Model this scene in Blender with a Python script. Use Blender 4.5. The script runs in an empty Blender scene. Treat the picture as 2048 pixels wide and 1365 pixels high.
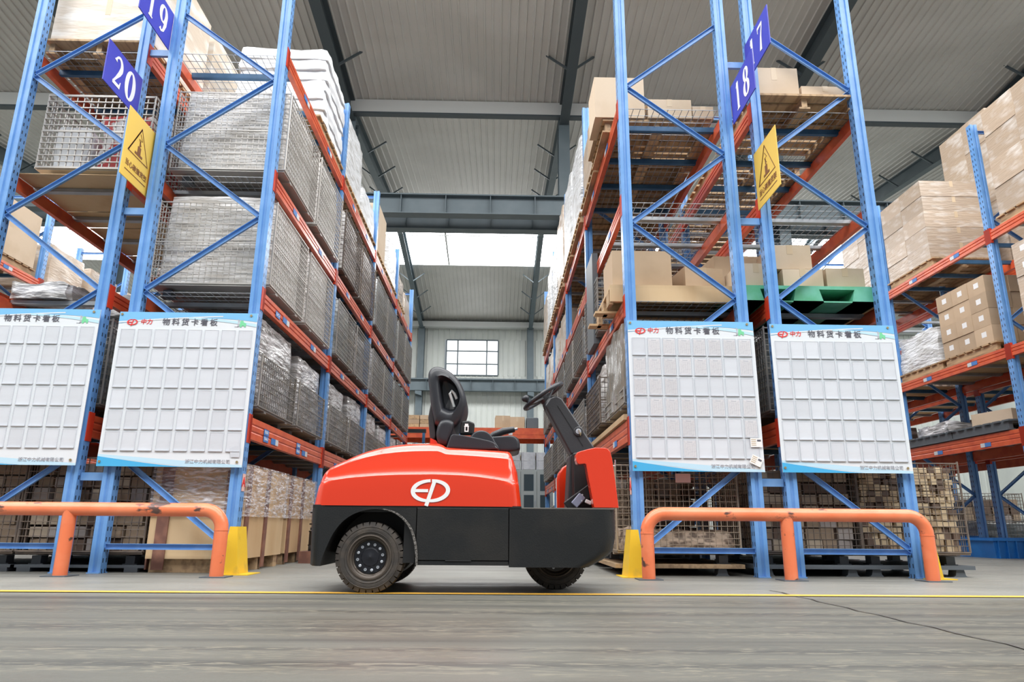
import bpy, bmesh, math, random
from mathutils import Vector, Matrix, noise
random.seed(7)
PI = math.pi
S = bpy.context.scene
COL = S.collection

# ------------------------------------------------------------------ camera, world, lights, exposure
F_PX, YAW, PITCH, ROLL, CAM_H = 1397.66, .0205, .2607, .0079, .35
cam_d = bpy.data.cameras.new('camera'); cam = bpy.data.objects.new('camera', cam_d); COL.objects.link(cam)
cam_d.sensor_fit = 'HORIZONTAL'; cam_d.sensor_width = 36.0; cam_d.lens = F_PX * 36.0 / 2048
cam_d.clip_start = .05; cam_d.clip_end = 300
fw = Vector((math.sin(YAW) * math.cos(PITCH), math.cos(YAW) * math.cos(PITCH), math.sin(PITCH)))
rt = Vector((math.cos(YAW), -math.sin(YAW), 0)); up = rt.cross(fw)
r2 = rt * math.cos(ROLL) + up * math.sin(ROLL); u2 = up * math.cos(ROLL) - rt * math.sin(ROLL)
M = Matrix((r2, u2, -fw)).transposed().to_4x4(); M.translation = Vector((0, 0, CAM_H))
cam.matrix_world = M
S.camera = cam
S.view_settings.view_transform = 'Standard'; S.view_settings.look = 'None'
S.view_settings.gamma = 1; S.view_settings.use_curve_mapping = False
S.view_settings.exposure = -0.58
w = bpy.data.worlds.new('world'); S.world = w; w.use_nodes = True
w.node_tree.nodes['Background'].inputs[0].default_value = (.86, .93, 1, 1)
w.node_tree.nodes['Background'].inputs[1].default_value = .55
SKY_GLOW = 11.0        # brightness of the daylight in skylights and windows
S.cycles.use_denoising = True
S.cycles.max_bounces = 8; S.cycles.diffuse_bounces = 4; S.cycles.glossy_bounces = 3; S.cycles.transparent_max_bounces = 12
S.cycles.sample_clamp_indirect = 6; S.cycles.caustics_reflective = False; S.cycles.caustics_refractive = False

# ------------------------------------------------------------------ materials
MATS = {}
def mat(name, col, rough=.5, metal=0., col2=None, vs=4., lo=.45, hi=.65, stretch=(1, 1, 1), bump=0., bs=30., bstretch=None, rnd=0.,
        coat=0., spec=.5, emis=0., detail=4., alpha=None):
    m = bpy.data.materials.new(name); m.use_nodes = True; MATS[name] = m
    nt = m.node_tree; N = nt.nodes; L = nt.links; b = N['Principled BSDF']
    b.inputs['Base Color'].default_value = (*col, 1); b.inputs['Roughness'].default_value = rough
    b.inputs['Metallic'].default_value = metal; b.inputs['Specular IOR Level'].default_value = spec
    b.inputs['Coat Weight'].default_value = coat; b.inputs['Coat Roughness'].default_value = .04
    if emis: b.inputs['Emission Color'].default_value = (*col, 1); b.inputs['Emission Strength'].default_value = emis
    src = None
    def coords(st):
        t = N.new('ShaderNodeTexCoord'); mp = N.new('ShaderNodeMapping'); mp.inputs['Scale'].default_value = st
        L.new(t.outputs['Object'], mp.inputs['Vector']); return mp.outputs[0]
    if col2 is not None:
        n = N.new('ShaderNodeTexNoise'); n.inputs['Scale'].default_value = vs; n.inputs['Detail'].default_value = detail
        L.new(coords(stretch), n.inputs['Vector'])
        r = N.new('ShaderNodeMapRange'); r.inputs[1].default_value = lo; r.inputs[2].default_value = hi
        L.new(n.outputs['Fac'], r.inputs[0])
        mx = N.new('ShaderNodeMix'); mx.data_type = 'RGBA'; mx.inputs[6].default_value = (*col, 1); mx.inputs[7].default_value = (*col2, 1)
        L.new(r.outputs[0], mx.inputs[0]); src = mx.outputs[2]
    if rnd:
        oi = N.new('ShaderNodeObjectInfo'); r = N.new('ShaderNodeMapRange'); r.inputs[3].default_value = 1 - rnd; r.inputs[4].default_value = 1 + rnd
        L.new(oi.outputs['Random'], r.inputs[0])
        h = N.new('ShaderNodeHueSaturation'); L.new(r.outputs[0], h.inputs['Value'])
        if src: L.new(src, h.inputs['Color'])
        else: h.inputs['Color'].default_value = (*col, 1)
        src = h.outputs[0]
    if src: L.new(src, b.inputs['Base Color'])
    if bump:
        n = N.new('ShaderNodeTexNoise'); n.inputs['Scale'].default_value = bs; n.inputs['Detail'].default_value = 5
        L.new(coords(bstretch or stretch), n.inputs['Vector'])
        bp = N.new('ShaderNodeBump'); bp.inputs['Strength'].default_value = bump; bp.inputs['Distance'].default_value = .02 if bump < .6 else .05
        L.new(n.outputs['Fac'], bp.inputs['Height']); L.new(bp.outputs[0], b.inputs['Normal'])
    if alpha is not None:
        n = N.new('ShaderNodeTexNoise'); n.inputs['Scale'].default_value = 9; n.inputs['Detail'].default_value = 6; n.inputs['Distortion'].default_value = 1.2
        L.new(coords(bstretch or stretch), n.inputs['Vector'])
        r = N.new('ShaderNodeMapRange'); r.inputs[1].default_value = .42; r.inputs[2].default_value = .66
        r.inputs[3].default_value = alpha[0]; r.inputs[4].default_value = alpha[1]
        L.new(n.outputs['Fac'], r.inputs[0]); L.new(r.outputs[0], b.inputs['Alpha'])
    return m

def slots(m, axis_w=.09, pitch=.075):
    """dark punched slots down the face of an upright that looks along X (object coordinates)"""
    nt = m.node_tree; N = nt.nodes; L = nt.links; b = N['Principled BSDF']
    t = N.new('ShaderNodeTexCoord'); sp = N.new('ShaderNodeSeparateXYZ'); L.new(t.outputs['Object'], sp.inputs[0])
    sn = N.new('ShaderNodeSeparateXYZ'); L.new(t.outputs['Normal'], sn.inputs[0])
    def mt(op, a, c=None):
        n = N.new('ShaderNodeMath'); n.operation = op
        for i, v in enumerate((a, c)):
            if v is None: continue
            if isinstance(v, (int, float)): n.inputs[i].default_value = v
            else: L.new(v, n.inputs[i])
        return n.outputs[0]
    fz = mt('LESS_THAN', mt('FRACT', mt('MULTIPLY', sp.outputs[2], 1 / pitch)), .42)
    ay = mt('ABSOLUTE', mt('SUBTRACT', mt('ABSOLUTE', sp.outputs[1]), .022))
    inn = mt('LESS_THAN', ay, .006)
    nx = mt('GREATER_THAN', mt('ABSOLUTE', sn.outputs[0]), .8)
    f = mt('MULTIPLY', mt('MULTIPLY', fz, inn), nx)
    old = b.inputs['Base Color'].links[0].from_socket if b.inputs['Base Color'].links else None
    mx = N.new('ShaderNodeMix'); mx.data_type = 'RGBA'; mx.inputs[7].default_value = (.01, .015, .03, 1)
    if old: L.new(old, mx.inputs[6])
    else: mx.inputs[6].default_value = b.inputs['Base Color'].default_value
    L.new(f, mx.inputs[0]); L.new(mx.outputs[2], b.inputs['Base Color'])

BLUE = mat('blue_paint', (.13, .31, .64), .34, col2=(.19, .38, .70), vs=6, bump=.03)
BLUEU = mat('blue_upright_paint', (.13, .31, .64), .32, col2=(.17, .36, .70), vs=6, bump=.03); slots(BLUEU)
DBLUE = mat('dark_blue_steel', (.02, .09, .19), .5, col2=(.04, .13, .26), vs=5)
ORANGE = mat('orange_beam_paint', (.66, .12, .045), .33, col2=(.56, .085, .035), vs=7, bump=.03)
REDBR = mat('red_bracket_paint', (.62, .05, .02), .4)
RAILM = mat('orange_barrier_paint', (.80, .20, .085), .30, col2=(.84, .25, .12), vs=5, bump=.04)
# scuffs on the barrier
def scuff(m, dark, vs, lo, hi, zmax=None):
    nt = m.node_tree; N = nt.nodes; L = nt.links; b = N['Principled BSDF']
    t = N.new('ShaderNodeTexCoord'); n = N.new('ShaderNodeTexNoise'); n.inputs['Scale'].default_value = vs; n.inputs['Detail'].default_value = 8
    mp = N.new('ShaderNodeMapping'); mp.inputs['Scale'].default_value = (.45, 1, 1)
    L.new(t.outputs['Object'], mp.inputs[0]); L.new(mp.outputs[0], n.inputs['Vector'])
    r = N.new('ShaderNodeMapRange'); r.inputs[1].default_value = lo; r.inputs[2].default_value = hi; L.new(n.outputs['Fac'], r.inputs[0])
    mx = N.new('ShaderNodeMix'); mx.data_type = 'RGBA'; mx.inputs[7].default_value = (*dark, 1)
    old = b.inputs['Base Color'].links[0].from_socket if b.inputs['Base Color'].links else None
    if old: L.new(old, mx.inputs[6])
    else: mx.inputs[6].default_value = b.inputs['Base Color'].default_value
    L.new(r.outputs[0], mx.inputs[0]); L.new(mx.outputs[2], b.inputs['Base Color'])
scuff(RAILM, (.10, .055, .045), 11, .61, .655)
STEEL = mat('galvanised_bar', (.42, .44, .46), .42, .55, col2=(.33, .35, .37), vs=5)
WIRE = mat('grey_wire', (.34, .33, .32), .45, .4, col2=(.38, .34, .28), vs=8, rnd=.3)
WIREB = mat('brown_wire', (.19, .15, .12), .6, .3, col2=(.10, .085, .08), vs=8, rnd=.2)
WIREL = mat('pale_wire', (.52, .50, .47), .45, .4, rnd=.15)
WOOD = mat('pallet_wood', (.48, .33, .19), .75, col2=(.30, .20, .115), vs=3, stretch=(8, 1, 8), bump=.15, bs=20, rnd=.2)
WOODP = mat('pale_plywood', (.60, .43, .25), .7, col2=(.52, .34, .18), vs=3, stretch=(1, 1, .25), bump=.08, rnd=.08)
WOODD = mat('dark_wood_strip', (.17, .075, .055), .65, col2=(.26, .12, .08), vs=9)
CARD = mat('cardboard', (.50, .37, .25), .8, col2=(.44, .32, .21), vs=2.5, bump=.05, bs=12, rnd=.14)
CARDL = mat('pale_cardboard', (.62, .50, .37), .8, col2=(.56, .44, .31), vs=2.5, bump=.05, bs=12, rnd=.1)
CARDW = mat('wrapped_cardboard', (.47, .37, .28), .28, col2=(.66, .61, .56), vs=3.2, lo=.5, hi=.72, stretch=(1, 1, 3), bump=.35, bs=7, bstretch=(1, 1, 5), rnd=.12)
CARDB = mat('pale_wrapped_carton', (.62, .53, .43), .35, col2=(.76, .72, .66), vs=2.2, lo=.48, hi=.62, stretch=(1, 1, 3), bump=.3, bs=5, bstretch=(1, 1, 4))
TAPE = mat('packing_tape', (.58, .45, .30), .3)
PAPER = mat('white_paper', (.80, .80, .80), .7)
SACK = mat('white_sack', (.80, .82, .84), .55, col2=(.64, .67, .71), vs=4, bump=.45, bs=7, rnd=.05)
BAGW = mat('white_stretch_wrap', (.72, .74, .76), .3, col2=(.50, .50, .49), vs=4, stretch=(1, 1, 3), bump=.6, bs=8, bstretch=(1, 1, 4), rnd=.1)
BUND = mat('grey_plastic_bundle', (.72, .72, .74), .16, col2=(.26, .25, .24), vs=3.2, lo=.40, hi=.58, stretch=(1, 1, 4.5), bump=1., bs=3.5, bstretch=(1.2, 1.2, 4.5), rnd=.15, spec=1., detail=5)  # pale streaks in the colour stand in for highlights on the film
BUNDL = mat('pale_plastic_bundle', (.86, .85, .84), .25, col2=(.55, .52, .48), vs=4, lo=.42, hi=.62, stretch=(1, 1, 5), bump=.7, bs=4, bstretch=(1, 1, 6), rnd=.06)
BUNDG = mat('greenish_crate_load', (.22, .25, .25), .3, col2=(.50, .52, .52), vs=4, lo=.45, hi=.62, stretch=(1, 1, 4), bump=.5, bs=10, rnd=.25)
BROWNB = mat('brown_carton_load', (.46, .35, .26), .55, col2=(.13, .09, .065), vs=11, lo=.46, hi=.58, stretch=(1, 1, 1.6), bump=.5, bs=8, rnd=.2, detail=2)
SPLIT = mat('split_wood', (.66, .54, .38), .7, col2=(.16, .10, .06), vs=16, lo=.46, hi=.56, stretch=(1, 1, 2.2), bump=.8, bs=16, detail=2)
CLEAR = mat('clear_stretch_film', (.82, .80, .84), .12, bump=.8, bs=6, bstretch=(1, 1, 4.5), alpha=(.10, .80), spec=.9)
REDLOAD = mat('red_and_white_goods', (.45, .03, .03), .5, col2=(.68, .68, .68), vs=4, lo=.48, hi=.52)
HOOD = mat('red_hood_paint', (.70, .038, .008), .22, coat=.7, bump=.012, bs=5)
BLACKP = mat('black_chassis_panel', (.014, .015, .016), .45, spec=.35, bump=.12, bs=160, col2=(.022, .021, .020), vs=5)
BLACKD = mat('black_deep', (.008, .008, .009), .5)
VINYL = mat('black_vinyl', (.022, .024, .030), .38, bump=.05, bs=200)
PLAST = mat('dark_grey_plastic', (.035, .036, .04), .4, bump=.06, bs=120)
RUBBER = mat('tyre_rubber', (.040, .034, .030), .65, col2=(.075, .06, .048), vs=14, bump=.1, bs=60)
RIMM = mat('dusty_rim', (.085, .068, .055), .42, .3)
HUB = mat('black_hub', (.008, .009, .014), .4)
CHROME = mat('bright_bolt', (.50, .53, .58), .35, .4)
WHITEP = mat('white_lettering', (.86, .86, .86), .5)
REDT = mat('red_lettering', (.75, .03, .03), .5)
DARKT = mat('dark_lettering', (.10, .10, .13), .6)
GREYT = mat('grey_lettering', (.45, .47, .52), .6)
SIGNB = mat('sign_blue', (.050, .055, .46), .4)
SIGNY = mat('sign_yellow', (.80, .54, .10), .45)
SIGNBR = mat('sign_dark_brown', (.22, .09, .03), .5)
BOARD = mat('board_white', (.72, .76, .80), .35)
BSKY = mat('board_sky_blue', (.20, .50, .80), .35)
BSKYL = mat('board_pale_blue', (.50, .72, .86), .35)
BDEEP = mat('board_deep_blue', (.07, .42, .75), .35)
BGREEN = mat('board_green', (.18, .62, .33), .5)
POCK = mat('clear_pocket_rim', (.58, .61, .66), .3)
POCKP = mat('pocket_paper', (.64, .67, .72), .28, col2=(.60, .62, .67), vs=6, rnd=.06, stretch=(1, 1, 2.5))
YEL = mat('yellow_guard_paint', (.80, .52, .03), .45, col2=(.62, .42, .05), vs=9, lo=.55, hi=.7)
ROOFM = mat('roof_sheet', (.60, .59, .565), .42, col2=(.66, .65, .625), vs=.6)
WALLM = mat('wall_sheet', (.60, .63, .60), .6, col2=(.56, .59, .57), vs=1)
GSTEEL = mat('grey_green_steel', (.10, .135, .155), .5, col2=(.12, .155, .175), vs=2)
GSTEELL = mat('pale_grey_steel', (.66, .68, .68), .5)
DSTEEL = mat('dark_rafter_steel', (.065, .085, .098), .5)
GLASSE = mat('daylight_pane', (1, 1, 1), .3, emis=SKY_GLOW)
GLASSF = mat('far_skylight_pane', (1, 1, 1), .3, emis=SKY_GLOW * 1.7)
GLASSW = mat('window_daylight', (.97, .985, 1), .3, emis=2.6)
GREENP = mat('green_plastic', (.08, .36, .20), .5, col2=(.14, .46, .34), vs=5)
BLUEPL = mat('blue_plastic', (.015, .16, .52), .4, col2=(.02, .20, .60), vs=5)
GREYPL = mat('grey_plastic', (.10, .115, .13), .5)
CABM = mat('grey_green_cabinet', (.34, .37, .36), .5)
CGLASS = mat('dark_cabinet_glass', (.05, .07, .08), .1)
BALE = mat('white_bale', (.55, .56, .58), .6, col2=(.42, .43, .46), vs=5, bump=.5, bs=8)
PINK = mat('pink_sticker', (.80, .50, .45), .5)
STB = mat('blue_sticker', (.06, .20, .52), .5)
STW = mat('grey_sticker', (.62, .63, .64), .5)
SILV = mat('silver_metal', (.45, .46, .5), .35, .6)
BRASS = mat('brass_key', (.5, .38, .2), .35, .7)
LINEY = mat('yellow_floor_paint', (.66, .36, .05), .6, col2=(.48, .34, .12), vs=7, lo=.5, hi=.7, stretch=(.3, 1, 1))

# floor: concrete with tyre streaks that run along X
FLOORM = bpy.data.materials.new('worn_concrete'); FLOORM.use_nodes = True
nt = FLOORM.node_tree; N = nt.nodes; L = nt.links; b = N['Principled BSDF']
tc = N.new('ShaderNodeTexCoord')
def fl_noise(scale, st, detail=5, dist=0):
    mp = N.new('ShaderNodeMapping'); mp.inputs['Scale'].default_value = st; L.new(tc.outputs['Object'], mp.inputs[0])
    n = N.new('ShaderNodeTexNoise'); n.inputs['Scale'].default_value = scale; n.inputs['Detail'].default_value = detail; n.inputs['Distortion'].default_value = dist
    L.new(mp.outputs[0], n.inputs['Vector']); return n.outputs['Fac']
def fl_range(s, a, c, d=0, e=1):
    r = N.new('ShaderNodeMapRange'); r.inputs[1].default_value = a; r.inputs[2].default_value = c; r.inputs[3].default_value = d; r.inputs[4].default_value = e
    L.new(s, r.inputs[0]); return r.outputs[0]
def fl_mix(f, a, c):
    m = N.new('ShaderNodeMix'); m.data_type = 'RGBA'
    L.new(f, m.inputs[0])
    for i, v in ((6, a), (7, c)):
        if isinstance(v, tuple): m.inputs[i].default_value = (*v, 1)
        else: L.new(v, m.inputs[i])
    return m.outputs[2]
base = fl_mix(fl_range(fl_noise(1.2, (1, 1, 1)), .35, .65), (.215, .212, .190), (.175, .176, .160))
strk = fl_range(fl_noise(3.0, (.05, 2.6, 1), 6), .46, .62)
mar = N.new('ShaderNodeSeparateXYZ'); L.new(tc.outputs['Object'], mar.inputs[0])
near = fl_range(mar.outputs[1], 4.1, 3.7)     # the driving lane in front of the yellow line is dirtier
mul = N.new('ShaderNodeMath'); mul.operation = 'MULTIPLY'; L.new(strk, mul.inputs[0]); L.new(near, mul.inputs[1])
c1 = fl_mix(near, base, (.092, .090, .075))
c2 = fl_mix(mul.outputs[0], c1, (.052, .052, .045))
# pale tread-block flecks
blk = fl_range(fl_noise(15, (.55, 2.6, 1), 3, 1.8), .53, .60)
band = fl_range(fl_noise(2.2, (.04, 2.2, 1), 2), .44, .52)
m2 = N.new('ShaderNodeMath'); m2.operation = 'MULTIPLY'; L.new(blk, m2.inputs[0]); L.new(band, m2.inputs[1])
m3 = N.new('ShaderNodeMath'); m3.operation = 'MULTIPLY'; L.new(m2.outputs[0], m3.inputs[0]); L.new(near, m3.inputs[1])
c3 = fl_mix(m3.outputs[0], c2, (.135, .126, .098))
L.new(c3, b.inputs['Base Color']); L.new(fl_range(fl_noise(4, (.3, 1, 1)), .3, .7, .38, .6), b.inputs['Roughness'])
bp = N.new('ShaderNodeBump'); bp.inputs['Strength'].default_value = .15; bp.inputs['Distance'].default_value = .01
L.new(fl_noise(30, (.5, 1, 1), 6), bp.inputs['Height']); L.new(bp.outputs[0], b.inputs['Normal'])

# ------------------------------------------------------------------ mesh helpers
class MB:
    def __init__(s): s.v = []; s.f = []; s.m = []
    def add(s, vs, fs, mi=0):
        o = len(s.v); s.v += [tuple(v) for v in vs]; s.f += [tuple(i + o for i in f) for f in fs]; s.m += [mi] * len(fs); return s
    def box(s, x0, x1, y0, y1, z0, z1, mi=0):
        vs = [(x, y, z) for z in (z0, z1) for y in (y0, y1) for x in (x0, x1)]
        return s.add(vs, [(0, 2, 3, 1), (4, 5, 7, 6), (0, 1, 5, 4), (1, 3, 7, 5), (3, 2, 6, 7), (2, 0, 4, 6)], mi)
    def bar(s, a, c, w, h, upv=(0, 0, 1), mi=0):
        a = Vector(a); c = Vector(c); d = (c - a).normalized(); u = Vector(upv)
        if abs(d.dot(u)) > .99: u = Vector((0, 1, 0))
        r = d.cross(u).normalized() * w / 2; q = r.cross(d).normalized() * h / 2
        vs = [p + i * r + j * q for p in (a, c) for i, j in ((-1, -1), (1, -1), (1, 1), (-1, 1))]
        return s.add(vs, [(3, 2, 1, 0), (4, 5, 6, 7), (0, 1, 5, 4), (1, 2, 6, 5), (2, 3, 7, 6), (3, 0, 4, 7)], mi)
    def channel(s, a, c, w, t, depth, nrm, mi=0):
        """C channel: web plus two lips, lips point along nrm"""
        a = Vector(a); c = Vector(c); n = Vector(nrm).normalized(); d = (c - a).normalized(); r = d.cross(n).normalized()
        s.bar(a, c, w, t, n, mi)
        for sg in (-1, 1):
            o = r * sg * (w / 2 - t / 2) + n * (depth / 2); s.bar(a + o, c + o, t, depth, n, mi)
        return s
    def tube(s, pts, r, n=12, mi=0, cap=True, radii=None):
        pts = [Vector(p) for p in pts]; rings = []; prev = None
        for i, p in enumerate(pts):
            d = (pts[min(i + 1, len(pts) - 1)] - pts[max(i - 1, 0)]).normalized()
            if prev is None:
                u = Vector((0, 0, 1)) if abs(d.z) < .9 else Vector((0, 1, 0)); a = d.cross(u).normalized()
            else: a = (prev - d * prev.dot(d)).normalized()
            prev = a; c = d.cross(a); rr = radii[i] if radii else r
            rings.append([p + (a * math.cos(t) + c * math.sin(t)) * rr for t in [2 * PI * k / n for k in range(n)]])
        vs = [v for q in rings for v in q]; fs = []
        for i in range(len(pts) - 1):
            for k in range(n): fs.append((i * n + k, i * n + (k + 1) % n, (i + 1) * n + (k + 1) % n, (i + 1) * n + k))
        if cap: fs += [tuple(range(n - 1, -1, -1)), tuple((len(pts) - 1) * n + k for k in range(n))]
        return s.add(vs, fs, mi)
    def loft(s, secs, mi=0, cap=True, closed=True, ringed=False):
        if ringed: secs = list(secs) + [secs[0]]; cap = False
        n = len(secs[0]); vs = [v for q in secs for v in q]; fs = []
        for i in range(len(secs) - 1):
            for k in range(n if closed else n - 1):
                fs.append((i * n + k, i * n + (k + 1) % n, (i + 1) * n + (k + 1) % n, (i + 1) * n + k))
        if cap: fs += [tuple(range(n - 1, -1, -1)), tuple((len(secs) - 1) * n + k for k in range(n))]
        return s.add(vs, fs, mi)
    def prism(s, poly, y0, y1, mi=0):
        """polygon in x,z pushed from y0 to y1"""
        return s.loft([[(x, y, z) for x, z in poly] for y in (y0, y1)], mi)
    def lathe(s, prof, c, n=32, mi=0, axis='y', ringed=False):
        """prof: (radius, offset along axis)"""
        secs = []
        for r, o in prof:
            ring = []
            for k in range(n):
                t = 2 * PI * k / n
                ring.append((c[0] + r * math.cos(t), c[1] + o, c[2] + r * math.sin(t)) if axis == 'y' else (c[0] + r * math.cos(t), c[1] + r * math.sin(t), c[2] + o))
            secs.append(ring)
        return s.loft(secs, mi, ringed=ringed)
    def mesh(s, name, mats, smooth=None):
        me = bpy.data.meshes.new(name); me.from_pydata(s.v, [], s.f)
        for m in (mats if isinstance(mats, (list, tuple)) else [mats]): me.materials.append(m)
        for p, mi in zip(me.polygons, s.m): p.material_index = mi
        bm = bmesh.new(); bm.from_mesh(me); bmesh.ops.recalc_face_normals(bm, faces=bm.faces); bm.to_mesh(me); bm.free()
        if smooth:
            for p in me.polygons: p.use_smooth = True
            me.set_sharp_from_angle(angle=math.radians(smooth))
        me.update(); return me
    def build(s, name, mats, parent=None, smooth=None, bevel=0, seg=2, loc=None):
        o = bpy.data.objects.new(name, s.mesh(name, mats, smooth)); COL.objects.link(o)
        if parent: o.parent = parent
        if loc: o.location = loc
        if bevel:
            md = o.modifiers.new('bevel', 'BEVEL'); md.width = bevel; md.segments = seg; md.limit_method = 'ANGLE'; md.angle_limit = math.radians(40); md.harden_normals = True
            for p in o.data.polygons: p.use_smooth = True
        return o

def tag(o, label=None, cat=None, group=None, kind=None):
    if label:
        for a, b_ in ((' inside the cage on the ', ' in the cage, '), (' in the cage on the ', ' in the cage, '), (' on the floor ', ' '), (' of the ', ' of '), (' the ', ' ')):
            if len(label.split()) > 16: label = label.replace(a, b_)
        o['label'] = label
    if cat: o['category'] = cat
    if group: o['group'] = group
    if kind: o['kind'] = kind
    return o
def thing(name, loc=(0, 0, 0), rz=0, label=None, cat=None, group=None):
    o = bpy.data.objects.new(name, None); COL.objects.link(o); o.location = loc; o.rotation_euler = (0, 0, rz); o.empty_display_size = .1
    return tag(o, label, cat, group)
KIDS = {}
def child(name, me, parent, loc=(0, 0, 0), rot=None):
    o = bpy.data.objects.new(name, me); COL.objects.link(o); o.parent = parent; o.location = loc
    if rot: o.rotation_euler = rot
    return o
def rounded_rect(w, h, r, n=4):
    pts = []
    for cx, cz, a0 in ((w / 2 - r, h / 2 - r, 0), (-w / 2 + r, h / 2 - r, 90), (-w / 2 + r, -h / 2 + r, 180), (w / 2 - r, -h / 2 + r, 270)):
        for k in range(n + 1):
            a = math.radians(a0 + 90 * k / n); pts.append((cx + r * math.cos(a), cz + r * math.sin(a)))
    return pts
def text_mesh(name, s, size, mat_, ext=.001, bold=0., shear=0., space=1.):
    c = bpy.data.curves.new(name, 'FONT'); c.body = s; c.size = size; c.extrude = ext; c.offset = bold; c.shear = shear; c.space_character = space
    c.align_x = 'CENTER'; c.align_y = 'CENTER'
    o = bpy.data.objects.new(name, c); COL.objects.link(o)
    dg = bpy.context.evaluated_depsgraph_get(); me = bpy.data.meshes.new_from_object(o.evaluated_get(dg))
    COL.objects.unlink(o); bpy.data.objects.remove(o); me.materials.clear(); me.materials.append(mat_); return me
def ribbon(path, widths, n=0):
    """flat stroke in x,z: returns polygon list of quads (as vertices pairs)"""
    P = [Vector((p[0], 0, p[1])) for p in path]; L_, R_ = [], []
    for i, p in enumerate(P):
        d = (P[min(i + 1, len(P) - 1)] - P[max(i - 1, 0)]).normalized(); nn = Vector((-d.z, 0, d.x)) * widths[i] / 2
        L_.append(p + nn); R_.append(p - nn)
    return L_, R_
def stroke(mb, path, widths, y=0., th=.002, mi=0, M4=None):
    if isinstance(widths, (int, float)): widths = [widths] * len(path)
    L_, R_ = ribbon(path, widths); n = len(L_); vs = []
    for yy in (y, y - th):
        for a in L_ + R_: vs.append((a.x, yy, a.z))
    fs = []
    for o in (0, 2 * n):
        for i in range(n - 1): fs.append((o + i, o + i + 1, o + n + i + 1, o + n + i))
    for i in range(n - 1):
        fs.append((i, i + 1, 2 * n + i + 1, 2 * n + i)); fs.append((n + i, n + i + 1, 3 * n + i + 1, 3 * n + i))
    if M4: vs = [M4 @ Vector(v) for v in vs]
    mb.add(vs, fs, mi)
def arc(cx, cz, rx, rz, a0, a1, n=20):
    return [(cx + rx * math.cos(math.radians(a0 + (a1 - a0) * k / n)), cz + rz * math.sin(math.radians(a0 + (a1 - a0) * k / n))) for k in range(n + 1)]

# ------------------------------------------------------------------ the building
def struct(mb, name, m, **k): o = mb.build(name, m, **k); o['kind'] = 'structure'; return o
f = MB(); f.add([(-26, -14, 0), (26, -14, 0), (26, 37.4, 0), (-26, 37.4, 0), (-26, -14, -.2), (26, -14, -.2), (26, 37.4, -.2), (-26, 37.4, -.2)],
                [(0, 1, 2, 3), (7, 6, 5, 4), (0, 4, 5, 1), (1, 5, 6, 2), (2, 6, 7, 3), (3, 7, 4, 0)])
struct(f, 'floor', FLOORM)
def corrugated(mb, x0, x1, pitch, pts, depth, mi=0):
    """ribs run along the polyline pts (Y,Z); profile repeats along X"""
    xs = []; x = x0
    while x < x1: xs += [(x, 0), (x + pitch * .72, 0), (x + pitch * .80, depth), (x + pitch * .92, depth)]; x += pitch
    xs.append((x, 0)); n = len(xs); vs = []; fs = []
    for (y, z, ny, nz) in pts:
        for (xx, d) in xs: vs.append((xx, y + ny * d, z + nz * d))
    for j in range(len(pts) - 1):
        for i in range(n - 1): fs.append((j * n + i, j * n + i + 1, (j + 1) * n + i + 1, (j + 1) * n + i))
    mb.add(vs, fs, mi)
ZV, ZR = 11.75, 12.85
c = MB(); corrugated(c, -26, 26, .2, [(10.6, 12.42, 0, -1), (17.4, ZV, 0, -1)], .03)
corrugated(c, -26, 26, .2, [(17.4, ZV, 0, -1), (27.3, ZR, 0, -1)], .03)
corrugated(c, -26, 26, .2, [(31.0, 12.35, 0, -1), (37.3, 11.25, 0, -1)], .03)
struct(c, 'ceiling', ROOFM)
# near part of the roof, over and behind the viewer
c = MB(); c.box(-26, 26, 9.6, 10.6, 12.45, 12.55); c.box(-26, 26, 1.0, 4.2, 12.8, 12.9); c.box(-26, 26, -14, -7, 12.2, 12.3)
struct(c, 'ceiling.001', ROOFM)
def skylight(n, x0, x1, pts, gm=GLASSE):
    fr = MB()
    (ya, za), (yb, zb) = pts
    k = x0
    while k <= x1 + .01: fr.bar((k, ya, za - .03), (k, yb, zb - .03), .08, .06, (0, 0, 1)); k += 5.91
    for t in (0, .28, 1): fr.bar((x0, ya + (yb - ya) * t, za + (zb - za) * t - .05), (x1, ya + (yb - ya) * t, za + (zb - za) * t - .05), .08, .06)
    o = struct(fr, 'window_%d' % n, GSTEELL)
    p = MB(); p.add([(x0, ya, za), (x1, ya, za), (x1, yb, zb), (x0, yb, zb)], [(0, 1, 2, 3)]); p.build('pane', gm, o)
skylight(20, -26, 26, ((27.3, ZR), (31.0, 12.35)), GLASSF)
skylight(21, -22, 22, ((4.2, 12.8), (9.6, 12.5)))
skylight(22, -22, 22, ((-7, 12.3), (1.0, 12.8)))
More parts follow.
